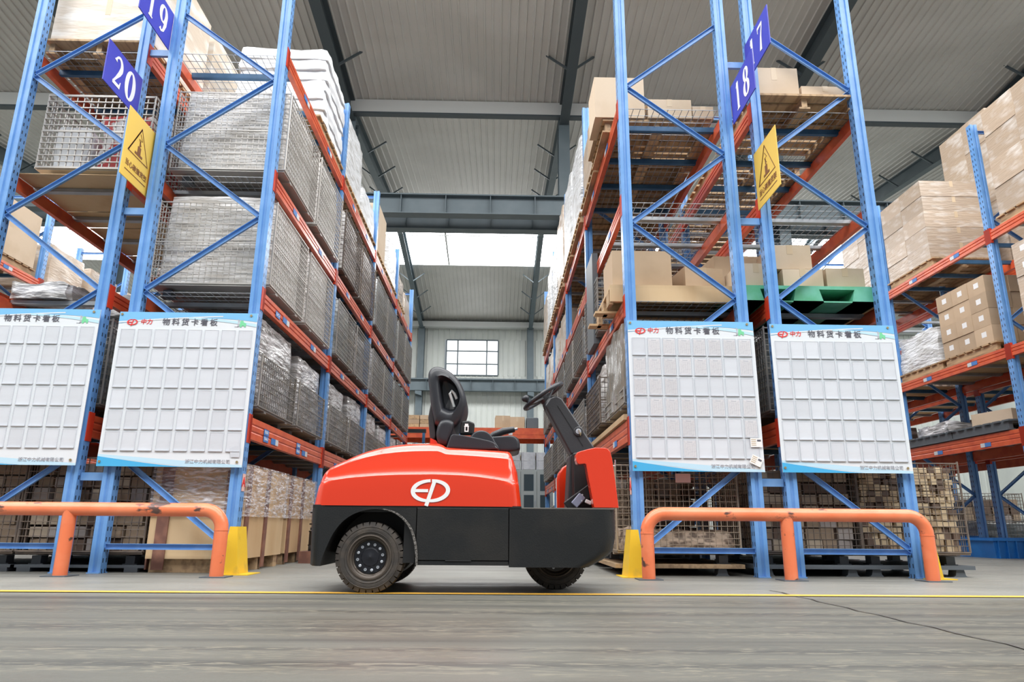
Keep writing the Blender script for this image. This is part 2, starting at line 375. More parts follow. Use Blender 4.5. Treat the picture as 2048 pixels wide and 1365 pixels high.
# north wall with its windows
YW = 37.0
WX = [-1.4 + 5.91 * n for n in range(-3, 4)]; WZ0, WZ1, WH = 8.30, 10.20, 1.41
wl = MB()
corrugated(wl, -26, 26, .30, [(YW, 0, -1, 0), (YW, WZ0 - .05, -1, 0)], .03)
corrugated(wl, -26, 26, .30, [(YW, WZ1 + .05, -1, 0), (YW, 11.4, -1, 0)], .03)
edges = [-26] + [e for x in WX for e in (x - WH, x + WH)] + [26]
for i in range(0, len(edges), 2): corrugated(wl, edges[i], edges[i + 1] - .3, .30, [(YW, WZ0 - .05, -1, 0), (YW, WZ1 + .05, -1, 0)], .03)
struct(wl, 'wall_north', WALLM)
for n, x in enumerate(WX):
    fr = MB(); wdt = 2 * WH; hgt = WZ1 - WZ0
    fr.box(x - WH, x + WH, YW - .06, YW + .02, WZ0 - .06, WZ0); fr.box(x - WH, x + WH, YW - .06, YW + .02, WZ1, WZ1 + .06)
    for q in (0, .22, .78, 1): fr.box(x - WH + wdt * q - .035, x - WH + wdt * q + .035, YW - .06, YW + .02, WZ0, WZ1)
    for q in (.31, .69): fr.box(x - WH, x + WH, YW - .05, YW + .02, WZ0 + hgt * q - .03, WZ0 + hgt * q + .03)
    o = struct(fr, 'window_%d' % (n + 1), GSTEEL)
    p = MB(); p.box(x - WH, x + WH, YW + .03, YW + .05, WZ0 - .04, WZ1 + .04); p.build('pane', GLASSW, o)
for sx, nm in ((-26, 'west'), (26, 'east')):
    wl = MB(); wl.box(min(sx, sx * 1.005), max(sx, sx * 1.005), -14, 37.3, 0, 13); struct(wl, 'wall_' + nm, WALLM)
# portal frames
BAYX = [-4.16 + 5.91 * n for n in range(-3, 5)]
def ibeam(mb, a, c_, w_, h_, t=.02):
    a = Vector(a); c_ = Vector(c_); d = (c_ - a).normalized(); u = Vector((0, 0, 1)) if abs(d.z) < .9 else Vector((0, 1, 0))
    r = d.cross(u).normalized(); q = r.cross(d).normalized()
    mb.bar(a, c_, t, h_, u)
    for s_ in (-1, 1): mb.bar(a + q * s_ * h_ / 2, c_ + q * s_ * h_ / 2, w_, t, u)
for x in BAYX:
    rf = MB(); rd = MB(); cl = MB()
    ibeam(rd, (x, 9.6, 12.15), (x, 17.3, 11.42), .26, .5)
    ibeam(rf, (x, 17.5, 11.42), (x, 27.3, 12.45), .22, .45); ibeam(rf, (x, 27.3, 12.45), (x, 36.9, 10.95), .22, .45)
    ibeam(cl, (x, 36.75, 0), (x, 36.75, 10.9), .34, .36); ibeam(cl, (x, 17.4, 0), (x, 17.4, 11.3), .30, .42)
    cl.prism([(x - .17, 7.25), (x + .17, 7.25), (x + .17, 7.0), (x - .17, 7.1)], 36.2, 36.6)
    # fly braces
    for y, z in ((15.2, 11.7), (12.6, 11.95)):
        for s_ in (-1, 1): rd.bar((x, y, z - .25), (x + s_ * .62, y + .1, z + .28), .05, .05)
    for y in (19.4, 21.3, 23.2, 25, 31.5, 33.2, 35):
        z = (11.42 + (y - 17.5) * .105) if y < 27.3 else 12.45 - (y - 27.3) * .156
        for s_ in (-1, 1): rf.bar((x, y, z - .2), (x + s_ * .6, y + .1, z + .3), .045, .045)
    struct(rd, 'ceiling_rafter', DSTEEL); struct(rf, 'ceiling_rafter', GSTEEL); struct(cl, 'column', GSTEEL)
g = MB(); g.box(-26, 26, 17.0, 17.1, 11.36, 11.74); g.box(-26, 26, 16.99, 17.16, 11.30, 11.36, 1); struct(g, 'ceiling_beam', [GSTEELL, DSTEEL])
# crane runway beams with stiffeners
def runway(y, z0, z1, d, nm, m):
    g = MB(); t = .025
    g.box(-26, 26, y - t / 2, y + t / 2, z0, z1); g.box(-26, 26, y - d, y + d, z0 - t, z0); g.box(-26, 26, y - d, y + d, z1, z1 + t)
    k = -26
    while k < 26: g.box(k, k + .02, y - d * .9, y, z0, z1); k += 1.17
    g.box(-26, 26, y - .03, y + .03, z1 + t, z1 + .1)
    struct(g, nm, m)
runway(16.9, 8.26, 8.76, .16, 'crane_beam', GSTEEL); runway(17.95, 8.30, 8.78, .16, 'crane_beam', GSTEEL)
runway(36.35, 7.30, 7.86, .16, 'crane_beam', GSTEEL)
g = MB(); g.box(-26, 26, 36.5, 36.95, 10.86, 11.16); struct(g, 'ceiling_beam', GSTEELL)
# painted line and expansion joint
g = MB(); g.add([(-12, 3.90, .004), (12, 4.00, .004), (12, 4.09, .004), (-12, 3.985, .004)], [(0, 1, 2, 3)]); o = struct(g, 'floor_marking_line', LINEY)
g = MB(); pts = [(1.63 + .012 * math.sin(i * 2.3), 1.6 + i * .13) for i in range(22)]
g.loft([[(x - .006, y, .0035), (x + .006, y, .0035)] for x, y in pts], cap=False, closed=False); struct(g, 'floor_joint_line', mat('joint_filler', (.06, .055, .05), .8))

# ------------------------------------------------------------------ pallet racks
BAY, RY0, RTOP = 2.409, 5.482, 5.55
UW, UD = .088, .085            # upright width (X) and depth (Y)
def upright_mesh(h):
    # section in x,y : flat slotted face looks along X, flank with a shallow groove looks along Y
    a, d = UW / 2, UD / 2
    sec = [(-a, -d), (-a * .35, -d), (-a * .2, -d + .012), (a * .2, -d + .012), (a * .35, -d), (a, -d),
           (a, d), (a * .35, d), (a * .2, d - .012), (-a * .2, d - .012), (-a * .35, d), (-a, d)]
    m = MB(); m.loft([[(x, y, z) for x, y in sec] for z in (0, h)])
    m.box(-.046, .046, -.06, .06, 0, .008)
    return m.mesh('upright', BLUEU)
UPM = upright_mesh(RTOP)
def beam_mesh(tall):
    h = .17 if tall else .125; m = MB(); L0, L1 = .045, BAY - .045
    # box beam with a step and two ribs, length along Y, face looks along +X
    sec = [(-.022, 0), (.022, 0), (.022, h * .30), (.015, h * .36), (.022, h * .42), (.022, h * .62), (.015, h * .68), (.022, h * .74), (.022, h), (.0, h), (.0, h - .03), (-.022, h - .03)]
    m.loft([[(x, y, z) for x, z in sec] for y in (L0, L1)])
    return m.mesh('beam', ORANGE)
def plate_mesh(tall):
    m = MB(); h0, h1 = -.035, (.19 if tall else .16); m.box(-.004, .028, .0, .052, h0, h1); m.box(.020, .028, -.03, .052, h0, h1); return m.mesh('connector_plate', REDBR)
BMESH = {t: beam_mesh(t) for t in (0, 1)}; PMESH = {t: plate_mesh(t) for t in (0, 1)}
def sbar_mesh(w_):
    m = MB(); m.box(-w_ / 2, w_ / 2, -.022, .022, -.035, 0); m.box(-w_ / 2, w_ / 2, -.03, .03, -.037, -.033); return m.mesh('support_bar', STEEL)
SBM = {}
def deck_mesh(w_, l_):
    m = MB(); n = int(l_ / .1)
    for i in range(n + 1): y = i * l_ / n; m.box(-w_ / 2, w_ / 2, y - .0025, y + .0025, -.004, 0)
    n = int(w_ / .06)
    for i in range(n + 1): x = -w_ / 2 + i * w_ / n; m.box(x - .0025, x + .0025, 0, l_, 0, .004)
    return m.mesh('wire_deck', STEEL)
def panel_mesh(w_, l_):
    m = MB(); n = 6
    for i in range(n): m.box(-w_ / 2, w_ / 2, i * l_ / n + .01, (i + 1) * l_ / n - .01, -.004, .001)
    return m.mesh('board_deck', WOODP)
BRZ = [.2 + .665 * i for i in range(9)]
def brace_mesh(dx, z0, z1):
    m = MB(); m.channel((-dx, 0, z0), (dx, 0, z1), .042, .003, .022, (0, -1, 0)); m.tube([(-dx, -.028, z0), (-dx, .02, z0)], .009, 8); return m.mesh('brace', BLUE)
STK = MB(); STK.box(0, .004, 0, .11, 0, .05, 0); STK.box(0, .004, .11, .19, 0, .05, 1); STKM = STK.mesh('label_sticker', [STB, STW])
BLUEBAR = MB(); BLUEBAR.box(-.48, .48, -.02, .02, -.05, 0); BLUEBARM = BLUEBAR.mesh('support_bar', DBLUE)

def rack(x0, x1, nb, levels, start_left, label, group, y0=RY0, face=0, decks={}, loc_bays=0, bays=BAY):
    """x0..x1 outer faces; levels = beam bottom heights; face = which side has stickers (+1 east, -1 west)"""
    t = thing('pallet_rack', ((x0 + x1) / 2, y0, 0), 0, label, 'rack', group); hw = (x1 - x0) / 2; dx = hw - UW / 2
    bdx = dx - UW / 2 + .01; bm_ = [brace_mesh(bdx, 0, .665), brace_mesh(bdx, .665, 0), brace_mesh(bdx, 0, 0)]
    key = round(x1 - x0, 2)
    if key not in SBM: SBM[key] = (sbar_mesh(x1 - x0 - .05), deck_mesh(x1 - x0 - .06, BAY - .12), panel_mesh(x1 - x0 - .06, BAY - .12))
    for k in range(nb + 1):
        y = k * BAY
        for s_ in (-1, 1):
            child('upright', UPM, t, (s_ * dx, y, 0))
            if k == 0: pass
        child('brace', bm_[2], t, (0, y, .19)); child('brace', bm_[2], t, (0, y, 5.45))
        for i in range(7):
            up_right = (i % 2 == 0) == start_left
            child('brace', bm_[0] if up_right else bm_[1], t, (0, y, BRZ[i]))
    for k in range(nb):
        for li, z in enumerate(levels):
            tall = 1 if li == 0 else 0
            for s_ in (-1, 1):
                b_ = child('beam', BMESH[tall], t, (s_ * (hw - .024), k * BAY, z + .03), (0, 0, 0)); b_.scale = (s_, 1, 1)
                for e in (0, 1):
                    p_ = child('connector_plate', PMESH[tall], b_, (0, 0 if e == 0 else BAY, 0)); 
                    p_.scale = (1, 1 if e == 0 else -1, 1)
                if s_ == face:
                    for yy in (.57, 1.55):
                        q = child('label_sticker', STKM, b_, (.0235, yy, .035 if not tall else .02), (0, 0, 0))
            top = z + .03 + (.17 if tall else .125)
            dk = decks.get((k, li), decks.get(li, 'bars'))
            for yy in ((.35, .95, 1.5, 2.1) if dk != 'few' else (.5, 1.9)): child('support_bar', SBM[key][0] if (k + li) % 3 else BLUEBARM, t, (0, k * BAY + yy, top))
            if dk == 'wire': child('wire_deck', SBM[key][1], t, (0, k * BAY + .06, top + .004))
            if dk == 'board': child('board_deck', SBM[key][2], t, (0, k * BAY + .06, top + .006))
    return t
LZ = [.969 + .0, 2.046, 3.108, 4.333]; RZ = [.981, 2.026, 2.928, 3.855]
for q in (LZ, RZ):
    for i in range(4): q[i] += .005
XL, XR = -1.933, 1.04
r19 = rack(XL - 1.045, XL, 4, LZ, False, 'blue and orange rack carrying the sign 19, on the west edge of the aisle', 'racks along the aisles', face=1, decks={0: 'board', (0, 3): 'wire', (0, 2): 'wire', (0, 1): 'wire'})
r20 = rack(-4.22, -3.165, 4, LZ, True, 'blue and orange rack carrying the sign 20, back to back with rack nineteen', 'racks along the aisles', face=-1, decks={0: 'board', (0, 2): 'board', (0, 3): 'wire', (0, 1): 'bars'})
r18 = rack(XR, XR + 1.01, 4, RZ, True, 'blue and orange rack carrying the sign 18, on the east edge of the aisle', 'racks along the aisles', face=-1, decks={0: 'board', (0, 2): 'wire', (0, 1): 'wire', (0, 3): 'wire', (1, 2): 'wire'})
r17 = rack(2.232, 3.239, 4, RZ, False, 'blue and orange rack carrying the sign 17, back to back with rack eighteen', 'racks along the aisles', face=1, decks={0: 'board', (0, 2): 'wire', (0, 1): 'bars', (0, 3): 'wire', (1, 2): 'wire'})
# spacers tie the back-to-back racks
for x, hw, par in ((-3.0715, .088, r20), (2.141, .086, r18)):
    for k in range(5):
        for z in (.70, 2.9, 4.45):
            m = MB(); m.box(-hw, hw, -.03, .0, -.03, .03); o = m.build('row_spacer', BLUE, par); o.location = (x - par.location.x, k * BAY + .02, z)
EZ = [1.33, 2.37, 3.87]
EZ2 = EZ
r16 = rack(6.20, 7.22, 3, EZ, True, 'blue and orange rack of cartons beyond rack seventeen, across the east aisle', 'racks along the aisles', y0=8.10 - BAY, face=-1, decks={0: 'board', 1: 'board'})  # board decks added on the lower levels to darken the bays below
r15 = rack(7.42, 8.44, 4, EZ, False, 'blue and orange rack behind the carton rack on the east side', 'racks along the aisles', y0=8.10 - BAY, face=1, decks={0: 'board', 1: 'board'})  # same added board decks, to shade what lies beneath
r21 = rack(-8.22, -7.17, 4, [1.33, 2.37, 3.87], True, 'blue and orange rack beyond rack twenty, across the west aisle', 'racks along the aisles', y0=8.10 - BAY, face=1, decks={0: 'board', 1: 'board'})

# ------------------------------------------------------------------ pallets, cages, cartons, bundles
def pallet_things(mats=WOOD, name='wooden_pallet'):
    top = MB()
    for i in range(7): x = -.58 + i * .193; top.box(-.5, .5, x - .07, x + .07, .105, .125)
    bl2 = MB(); bl2.box(-.025, .025, -.6, .6, .018, .105)
    bt = MB()
    for s_ in (-.45, 0, .45): bt.box(s_ - .05, s_ + .05, -.6, .6, 0, .018)
    return dict(top_deck=top.mesh('top_deck', mats), stringer=bl2.mesh('stringer', mats), bottom_board=bt.mesh('bottom_board', mats))
PW = pallet_things(); PGREY = pallet_things(GREYPL); PBLUE = pallet_things(BLUEPL)
def pallet(loc, label, sx=1., sy=1., kit=PW, name='wooden_pallet', rz=0, group='pallets on the racks', cat='pallet', sz=1.):
    t = thing(name, loc, rz, label, cat, group)
    for nm, me in (('top_deck', kit['top_deck']), ('bottom_board', kit['bottom_board'])):
        o = child(nm, me, t); o.scale = (sx, sy, sz)
    for s_ in (-.45, 0, .45): o = child('stringer', kit['stringer'], t, (s_ * sx, 0, 0)); o.scale = (sx, sy, sz)
    return t
def wire_panel(w_, h_, step, th, m, dbl=True):
    """in x,z, centred on x, standing on z=0"""
    mb = MB(); n = max(2, round(w_ / step))
    for i in range(n + 1): x = -w_ / 2 + w_ * i / n; mb.box(x - th / 2, x + th / 2, -th / 2, th / 2, 0, h_)
    n = max(2, round(h_ / step))
    for i in range(n + 1): z = h_ * i / n; mb.box(-w_ / 2, w_ / 2, -th / 2 - th, -th / 2, z - th / 2, z + th / 2)
    for z in (0, h_ * .5, h_): mb.box(-w_ / 2, w_ / 2, -th * 1.6, -th * .4, z - th, z + th)
    return mb.mesh('mesh_panel', m)
CAGEC = {}
def cage(loc, w_, l_, h_, label, group, m=WIRE, step=.05, th=.0055, base='steel', rz=0):
    t = thing('wire_cage', loc, rz, label, 'cage', group); bz = .10
    key = (round(w_, 2), round(l_, 2), round(h_, 2), m.name, step)
    if key not in CAGEC:
        a = wire_panel(w_, h_ - bz, step, th, m); c_ = wire_panel(l_, h_ - bz, step, th, m)
        bs = MB(); bs.box(-w_ / 2, w_ / 2, -l_ / 2, l_ / 2, bz - .02, bz)
        for y in (-l_ * .3, l_ * .3): bs.box(-w_ / 2, w_ / 2, y - .03, y + .03, .065, bz - .02)
        ft = MB(); ft.prism([(-.055, 0), (.055, 0), (.055, .008), (.035, .008), (.035, .065), (-.035, .065), (-.035, .008), (-.055, .008)], -.045, .045)
        ps = MB(); ps.tube([(0, 0, bz), (0, 0, h_ + .015)], .009, 6)
        CAGEC[key] = (a, c_, bs.mesh('base', WOOD if base == 'wood' else m), ft.mesh('foot', GREYPL), ps.mesh('corner_post', m))
    a, c_, bs, ft, ps = CAGEC[key]
    child('mesh_panel', a, t, (0, -l_ / 2, bz)); child('mesh_panel', a, t, (0, l_ / 2, bz), (0, 0, PI))
    child('mesh_panel', c_, t, (w_ / 2, 0, bz), (0, 0, PI / 2)); child('mesh_panel', c_, t, (-w_ / 2, 0, bz), (0, 0, -PI / 2))
    child('base', bs, t)
    for sx in (-1, 1):
        for sy in (-1, 1): child('foot', ft, t, (sx * (w_ / 2 - .12), sy * (l_ / 2 - .12), 0)); child('corner_post', ps, t, (sx * w_ / 2, sy * l_ / 2, 0))
    return t
BB = {}
def lump_mesh(w_, l_, h_, amp, seed, m, nm, n=13, top=.0, flat=False, slump=.0):
    """a wrapped, slightly sagging load: rounded box pushed about by noise; stands on z=0"""
    mb = MB(); vid = {}; vs = []; fs = []
    nx = nz = ny = n
    def P(i, j, k):
        if (i, j, k) in vid: return vid[(i, j, k)]
        x, y, z = i / nx - .5, j / ny - .5, k / nz
        px, py, pz = x * w_, y * l_, z * h_
        # round vertical edges and the top rim
        e = .035
        cx, cy = abs(px) > w_ / 2 - e, abs(py) > l_ / 2 - e
        if cx and cy:
            px *= 1 - .35 * e / w_ * 2; py *= 1 - .35 * e / l_ * 2
        q = Vector((px * 4 + seed, py * 4 - seed, pz * 5)); d = noise.noise_vector(q) * amp + noise.noise_vector(q * 2.7) * amp * .5
        sag = 1 - slump * z * z
        px *= sag; py *= sag
        if k == 0: d.z = 0
        else: pz += d.z * .9 - top * (x * x + y * y) * h_ * (z > .8)
        vs.append((px + d.x * .7, py + d.y * .7, pz)); vid[(i, j, k)] = len(vs) - 1; return vid[(i, j, k)]
    for a in range(n):
        for c_ in range(n):
            fs.append((P(a, 0, c_), P(a + 1, 0, c_), P(a + 1, 0, c_ + 1), P(a, 0, c_ + 1)))
            fs.append((P(a, n, c_), P(a, n, c_ + 1), P(a + 1, n, c_ + 1), P(a + 1, n, c_)))
            fs.append((P(0, a, c_), P(0, a, c_ + 1), P(0, a + 1, c_ + 1), P(0, a + 1, c_)))
            fs.append((P(n, a, c_), P(n, a + 1, c_), P(n, a + 1, c_ + 1), P(n, a, c_ + 1)))
            fs.append((P(a, c_, n), P(a + 1, c_, n), P(a + 1, c_ + 1, n), P(a, c_ + 1, n)))
            fs.append((P(a, c_, 0), P(a, c_ + 1, 0), P(a + 1, c_ + 1, 0), P(a + 1, c_, 0)))
    mb.add(vs, fs); return mb.mesh(nm, m, 35 if not flat else None)
def bundle(loc, w_, l_, h_, label, m, group, amp=.02, var=0, name='wrapped_bundle', cat='bundle', slump=.03, rz=0):
    key = (round(w_, 2), round(l_, 2), round(h_, 2), m.name, var % 3, round(amp, 3))
    if key not in BB: BB[key] = lump_mesh(w_, l_, h_, amp, 3.1 * (var % 3) + 1, m, name, slump=slump)
    o = child(name, BB[key], None, loc); o.rotation_euler = (0, 0, rz); return tag(o, label, cat, group)
HB = {}
def heap(loc, w_, l_, h_, label, m, group, cell=(.09, .12, .05), seed=1):
    """packed pieces nobody could count: uneven blocks filling a cage"""
    key = (round(w_, 2), round(l_, 2), round(h_, 2), tuple(m_.name for m_ in m), cell)
    if key not in HB:
        rr = random.Random(seed); mb = MB(); nx, ny, nz = int(w_ / cell[0]), int(l_ / cell[1]), int(h_ / cell[2])
        for k in range(nz):
            for i in range(nx):
                for j in range(ny):
                    if 0 < i < nx - 1 and 0 < j < ny - 1 and k < nz - 1: continue
                    x = -w_ / 2 + (i + .5) * w_ / nx + rr.uniform(-.012, .012); y = -l_ / 2 + (j + .5) * l_ / ny + rr.uniform(-.012, .012); z = k * h_ / nz
                    a, b_, c_ = w_ / nx * rr.uniform(.38, .50), l_ / ny * rr.uniform(.38, .50), h_ / nz * rr.uniform(.80, .99); an = rr.uniform(-.12, .12); ca, sa = math.cos(an), math.sin(an)
                    vs = [(x + u * a * ca - v * b_ * sa, y + u * a * sa + v * b_ * ca, z + w2 * c_) for w2 in (0, 1) for v in (-1, 1) for u in (-1, 1)]
                    mb.add(vs, [(0, 2, 3, 1), (4, 5, 7, 6), (0, 1, 5, 4), (1, 3, 7, 5), (3, 2, 6, 7), (2, 0, 4, 6)], rr.randrange(len(m)))
        mb.box(-w_ / 2 + .06, w_ / 2 - .06, -l_ / 2 + .06, l_ / 2 - .06, 0, h_ - .05, len(m) - 1)
        HB[key] = mb.mesh('packed_pieces', m)
    o = child('packed_pieces', HB[key], None, loc); tag(o, label, 'goods', group); o['kind'] = 'stuff'; return o
BR1 = mat('brown_piece', (.36, .27, .19), .7, rnd=.1); BR2 = mat('tan_piece', (.50, .41, .31), .6, rnd=.1); BR3 = mat('dark_brown_piece', (.15, .10, .075), .7); BR4 = mat('greyish_wrap_piece', (.42, .38, .36), .3)
SP1 = mat('cut_wood_piece', (.66, .52, .34), .75, rnd=.05); SP2 = mat('weathered_wood_piece', (.42, .31, .20), .8)
CB = {}
def carton(loc, w_, l_, h_, label, group, m=CARD, rz=0, tape=True, name='cardboard_box', lab=False, tilt=0):
    key = (round(w_, 3), round(l_, 3), round(h_, 3), m.name, lab)
    if key not in CB:
        mb = MB(); mb.box(-w_ / 2, w_ / 2, -l_ / 2, l_ / 2, 0, h_)
        # shallow seam between the top flaps
        mb.box(-w_ / 2 + .004, w_ / 2 - .004, -.002, .002, h_ - .001, h_ + .0015, 1)
        tp = MB(); tp.box(-.025, .025, -l_ / 2 - .0015, l_ / 2 + .0015, h_, h_ + .002); tp.box(-.025, .025, -l_ / 2 - .0015, -l_ / 2, h_ * .62, h_); tp.box(-.025, .025, l_ / 2, l_ / 2 + .0015, h_ * .62, h_)
        if lab:
            lb = MB(); lb.box(-w_ / 2 - .0015, -w_ / 2, -.05, .04, h_ * .4, h_ * .4 + .07); lb.box(-.04, .05, -l_ / 2 - .0015, -l_ / 2, h_ * .4, h_ * .4 + .07)
            lbm = lb.mesh('label_sticker', PAPER)
        CB[key] = (mb.mesh(name, [m, WOODD]), tp.mesh('tape', TAPE), lbm if lab else None)
    o = child(name, CB[key][0], None, loc, (tilt, 0, rz)); tag(o, label, 'box', group)
    if tape: child('tape', CB[key][1], o)
    if lab: child('label_sticker', CB[key][2], o)
    return o
ORD = ['nearest', 'second', 'third', 'fourth', 'fifth']
BAYN = ['bay one', 'bay two', 'bay three', 'bay four']
rnd = random.Random(4)
def by(k, p): return RY0 + k * BAY + .64 + p * 1.14    # centre of pallet place p (0/1) in bay k
POSN = ['near half', 'far half']
DK = {('L', i): LZ[i] + .03 + (.17 if i == 0 else .125) + .008 for i in range(4)}
DK.update({('R', i): RZ[i] + .03 + (.17 if i == 0 else .125) + .008 for i in range(4)})
DK.update({('E', i): EZ[i] + .03 + (.17 if i == 0 else .125) + .008 for i in range(3)})
LEVN = ['lowest shelf', 'second shelf', 'third shelf', 'top shelf']
XC19, XC20, XC18, XC17 = XL - .5, -3.69, XR + .49, 2.735
# ---- rack nineteen, aisle side
for k in range(4):
    for p in range(2):
        y = by(k, p); tx = '%s of %s' % (POSN[p], BAYN[k])
        z = DK[('L', 0)]
        cage((XC19, y, z), 1.0, 1.0, .52, 'low grey wire cage on the lowest shelf of rack nineteen, %s' % tx, 'wire cages in rack nineteen')
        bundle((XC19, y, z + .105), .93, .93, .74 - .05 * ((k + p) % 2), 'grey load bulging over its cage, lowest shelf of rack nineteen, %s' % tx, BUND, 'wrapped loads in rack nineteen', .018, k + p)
        z = DK[('L', 1)]
        hh = .84 if k == 0 else .76
        cage((XC19 + (.02 if k else .0), y, z), 1.0, 1.02, hh, 'tall grey wire cage on the second shelf of rack nineteen, %s' % tx, 'wire cages in rack nineteen', WIREL if k == 0 else WIRE)
        bundle((XC19, y, z + .105), .92, .94, hh - .02 - .1 * (p == 1 and k == 1), 'wrapped load inside the cage on the second shelf of rack nineteen, %s' % tx, BUNDL if k == 0 else BUNDG if (k + p) % 2 else BUND, 'wrapped loads in rack nineteen', .012, k + p)
        z = DK[('L', 2)]
        cage((XC19 + .03, y, z), 1.0, 1.04, .86, 'wire cage on the third shelf of rack nineteen, %s' % tx, 'wire cages in rack nineteen', WIREL if k == 0 else WIREB if k < 2 else WIRE)
        bundle((XC19 + .03, y, z + .105), .93, .96, .80, 'wrapped load inside the cage on the third shelf of rack nineteen, %s' % tx, BUNDL if k < 2 else BUNDG, 'wrapped loads in rack nineteen', .015, k + 2 * p)
z = DK[('L', 3)]
# top shelf of rack nineteen: white sacks, cartons, wrapped pallets
def sack_pile(x, y, z, n, lab, grp, w_=.98, l_=.98, hs=.135, m=SACK):
    for i in range(n):
        bundle((x + .012 * math.sin(i * 2.1), y + .015 * math.cos(i * 1.7), z + i * (hs - .01)), w_, l_, hs, lab % ('topmost' if i == n - 1 else ['lowest', 'second', 'third', 'fourth', 'fifth', 'sixth', 'seventh'][i] + ' from below'), m, grp, .030, i, name='white_sack', cat='sack', slump=.02)
pallet((XC19, by(0, 1), z), 'wooden pallet under the white sacks on the top shelf of rack nineteen', .98, .9, group='pallets on the racks')
sack_pile(XC19, by(0, 1), z + .13, 7, 'layer of white sacks on the top shelf of rack nineteen, %s', 'layers of white sacks')
pallet((XC19, by(1, 0), z), 'wooden pallet on the top shelf of rack nineteen, near half of bay two', .98, .9)
bundle((XC19, by(1, 0), z + .13), .96, 1.02, .86, 'tall white-wrapped load on the top shelf of rack nineteen, near half of bay two', BAGW, 'white-wrapped loads in rack nineteen', .02, 0)
pallet((XC19, by(1, 1), z), 'wooden pallet on the top shelf of rack nineteen, far half of bay two', .98, .9)
bundle((XC19, by(1, 1), z + .13), .96, 1.0, .45, 'low white-wrapped load on the top shelf of rack nineteen, far half of bay two', BAGW, 'white-wrapped loads in rack nineteen', .02, 1)
pallet((XC19, by(2, 0), z), 'wooden pallet on the top shelf of rack nineteen, near half of bay three', .98, .9)
carton((XC19 + .02, by(2, 0) - .1, z + .13), .9, .8, .80, 'big pale carton on the top shelf of rack nineteen in front of white wrap', 'cartons in rack nineteen', CARDL)
pallet((XC19, by(2, 1), z), 'wooden pallet on the top shelf of rack nineteen, far half of bay three', .98, .9)
bundle((XC19, by(2, 1), z + .13), .96, 1.0, .75, 'white-wrapped load on the top shelf of rack nineteen, far half of bay three', BAGW, 'white-wrapped loads in rack nineteen', .03, 2)
pallet((XC19, by(3, 0), z), 'wooden pallet on the top shelf of rack nineteen, near half of bay four', .98, .9)
bundle((XC19, by(3, 0), z + .13), .92, 1.0, .55, 'brown wrapped load on the top shelf of rack nineteen, near half of bay four', BROWNB, 'brown loads in rack nineteen', .02, 2)
bundle((XC19, by(3, 1), z), .92, 1.0, .62, 'brown load with a white cap on the top shelf of rack nineteen, far end', CARDW, 'brown loads in rack nineteen', .02, 1)

# ---- wrapped wooden crates on the floor under rack nineteen
def crate(loc, w_, l_, h_, label):
    t = thing('wooden_crate', loc, 0, label, 'crate', 'wooden crates on the floor')
    m = MB(); m.box(-w_ / 2, w_ / 2, -l_ / 2, l_ / 2, .10, h_); m.build('body', WOODP, t)
    for s_ in (-1, 1):
        m = MB(); m.box(s_ * w_ / 2 - (.0 if s_ > 0 else .012), s_ * w_ / 2 + (.012 if s_ > 0 else 0), -l_ / 2 + .03, -l_ / 2 + .11, .02, h_)
        m.build('batten', WOODD, t)
        m = MB(); m.box(s_ * w_ / 2 - (.0 if s_ > 0 else .012), s_ * w_ / 2 + (.012 if s_ > 0 else 0), -.03, .04, .02, h_); m.build('batten', WOODD, t)
        m = MB(); m.box(s_ * (w_ / 2 - .10) - .045, s_ * (w_ / 2 - .10) + .045, -l_ / 2 - .012, -l_ / 2, .02, h_); m.build('batten', WOODD, t)
    m = MB()
    for y in (-.42 * l_, 0, .42 * l_): m.box(-w_ / 2 + .02, w_ / 2 - .02, y - .05, y + .05, 0, .10)
    m.build('skid', WOOD, t)
    m = MB(); e = .014
    m.loft([[(x * (w_ / 2 + e + b_), y * (l_ / 2 + e + b_), z_) for x, y in ((-1, -1), (0, -1.01), (1, -1), (1.012, 0), (1, 1), (0, 1.01), (-1, 1), (-1.012, 0))] for z_, b_ in ((h_ * .52, .002), (h_ * .7, 0), (h_ * .88, .003), (h_ + .012, 0))])
    m.build('stretch_film', CLEAR, t, smooth=30)
    return t
crate((-2.29, RY0 + .62, 0), .70, 1.06, .80, 'pale wooden crate half wrapped in clear film, nearest on the floor under rack nineteen')
crate((-2.36, RY0 + 1.80, 0), .80, .96, .80, 'pale wooden crate wrapped in film, second on the floor under rack nineteen')
crate((-2.36, RY0 + 3.1, 0), .80, .96, .74, 'wooden crate on the floor of rack nineteen, behind the tow tractor rear')
# a hydraulic part wrapped beside the second crate
t = thing('hydraulic_cylinder', (-1.80, RY0 + 1.70, 0), 0, 'black and chrome hydraulic cylinder standing upright beside the second wooden crate', 'machine part')
m = MB(); m.box(-.09, .09, -.12, .12, 0, .11); m.build('base', WOODD, t)
m = MB(); m.tube([(0, 0, .11), (0, 0, .30)], .035, 12); m.build('barrel', BLACKD, t, smooth=40)
m = MB(); m.tube([(0, 0, .30), (0, 0, .48)], .022, 12); m.build('rod', SILV, t, smooth=40)
m = MB(); [m.lathe([(.04, z0), (.04, z0 + .012)], (0, 0, 0), 14, axis='z') for z0 in (.16, .29, .36, .47)]; m.build('flange', BLACKD, t)
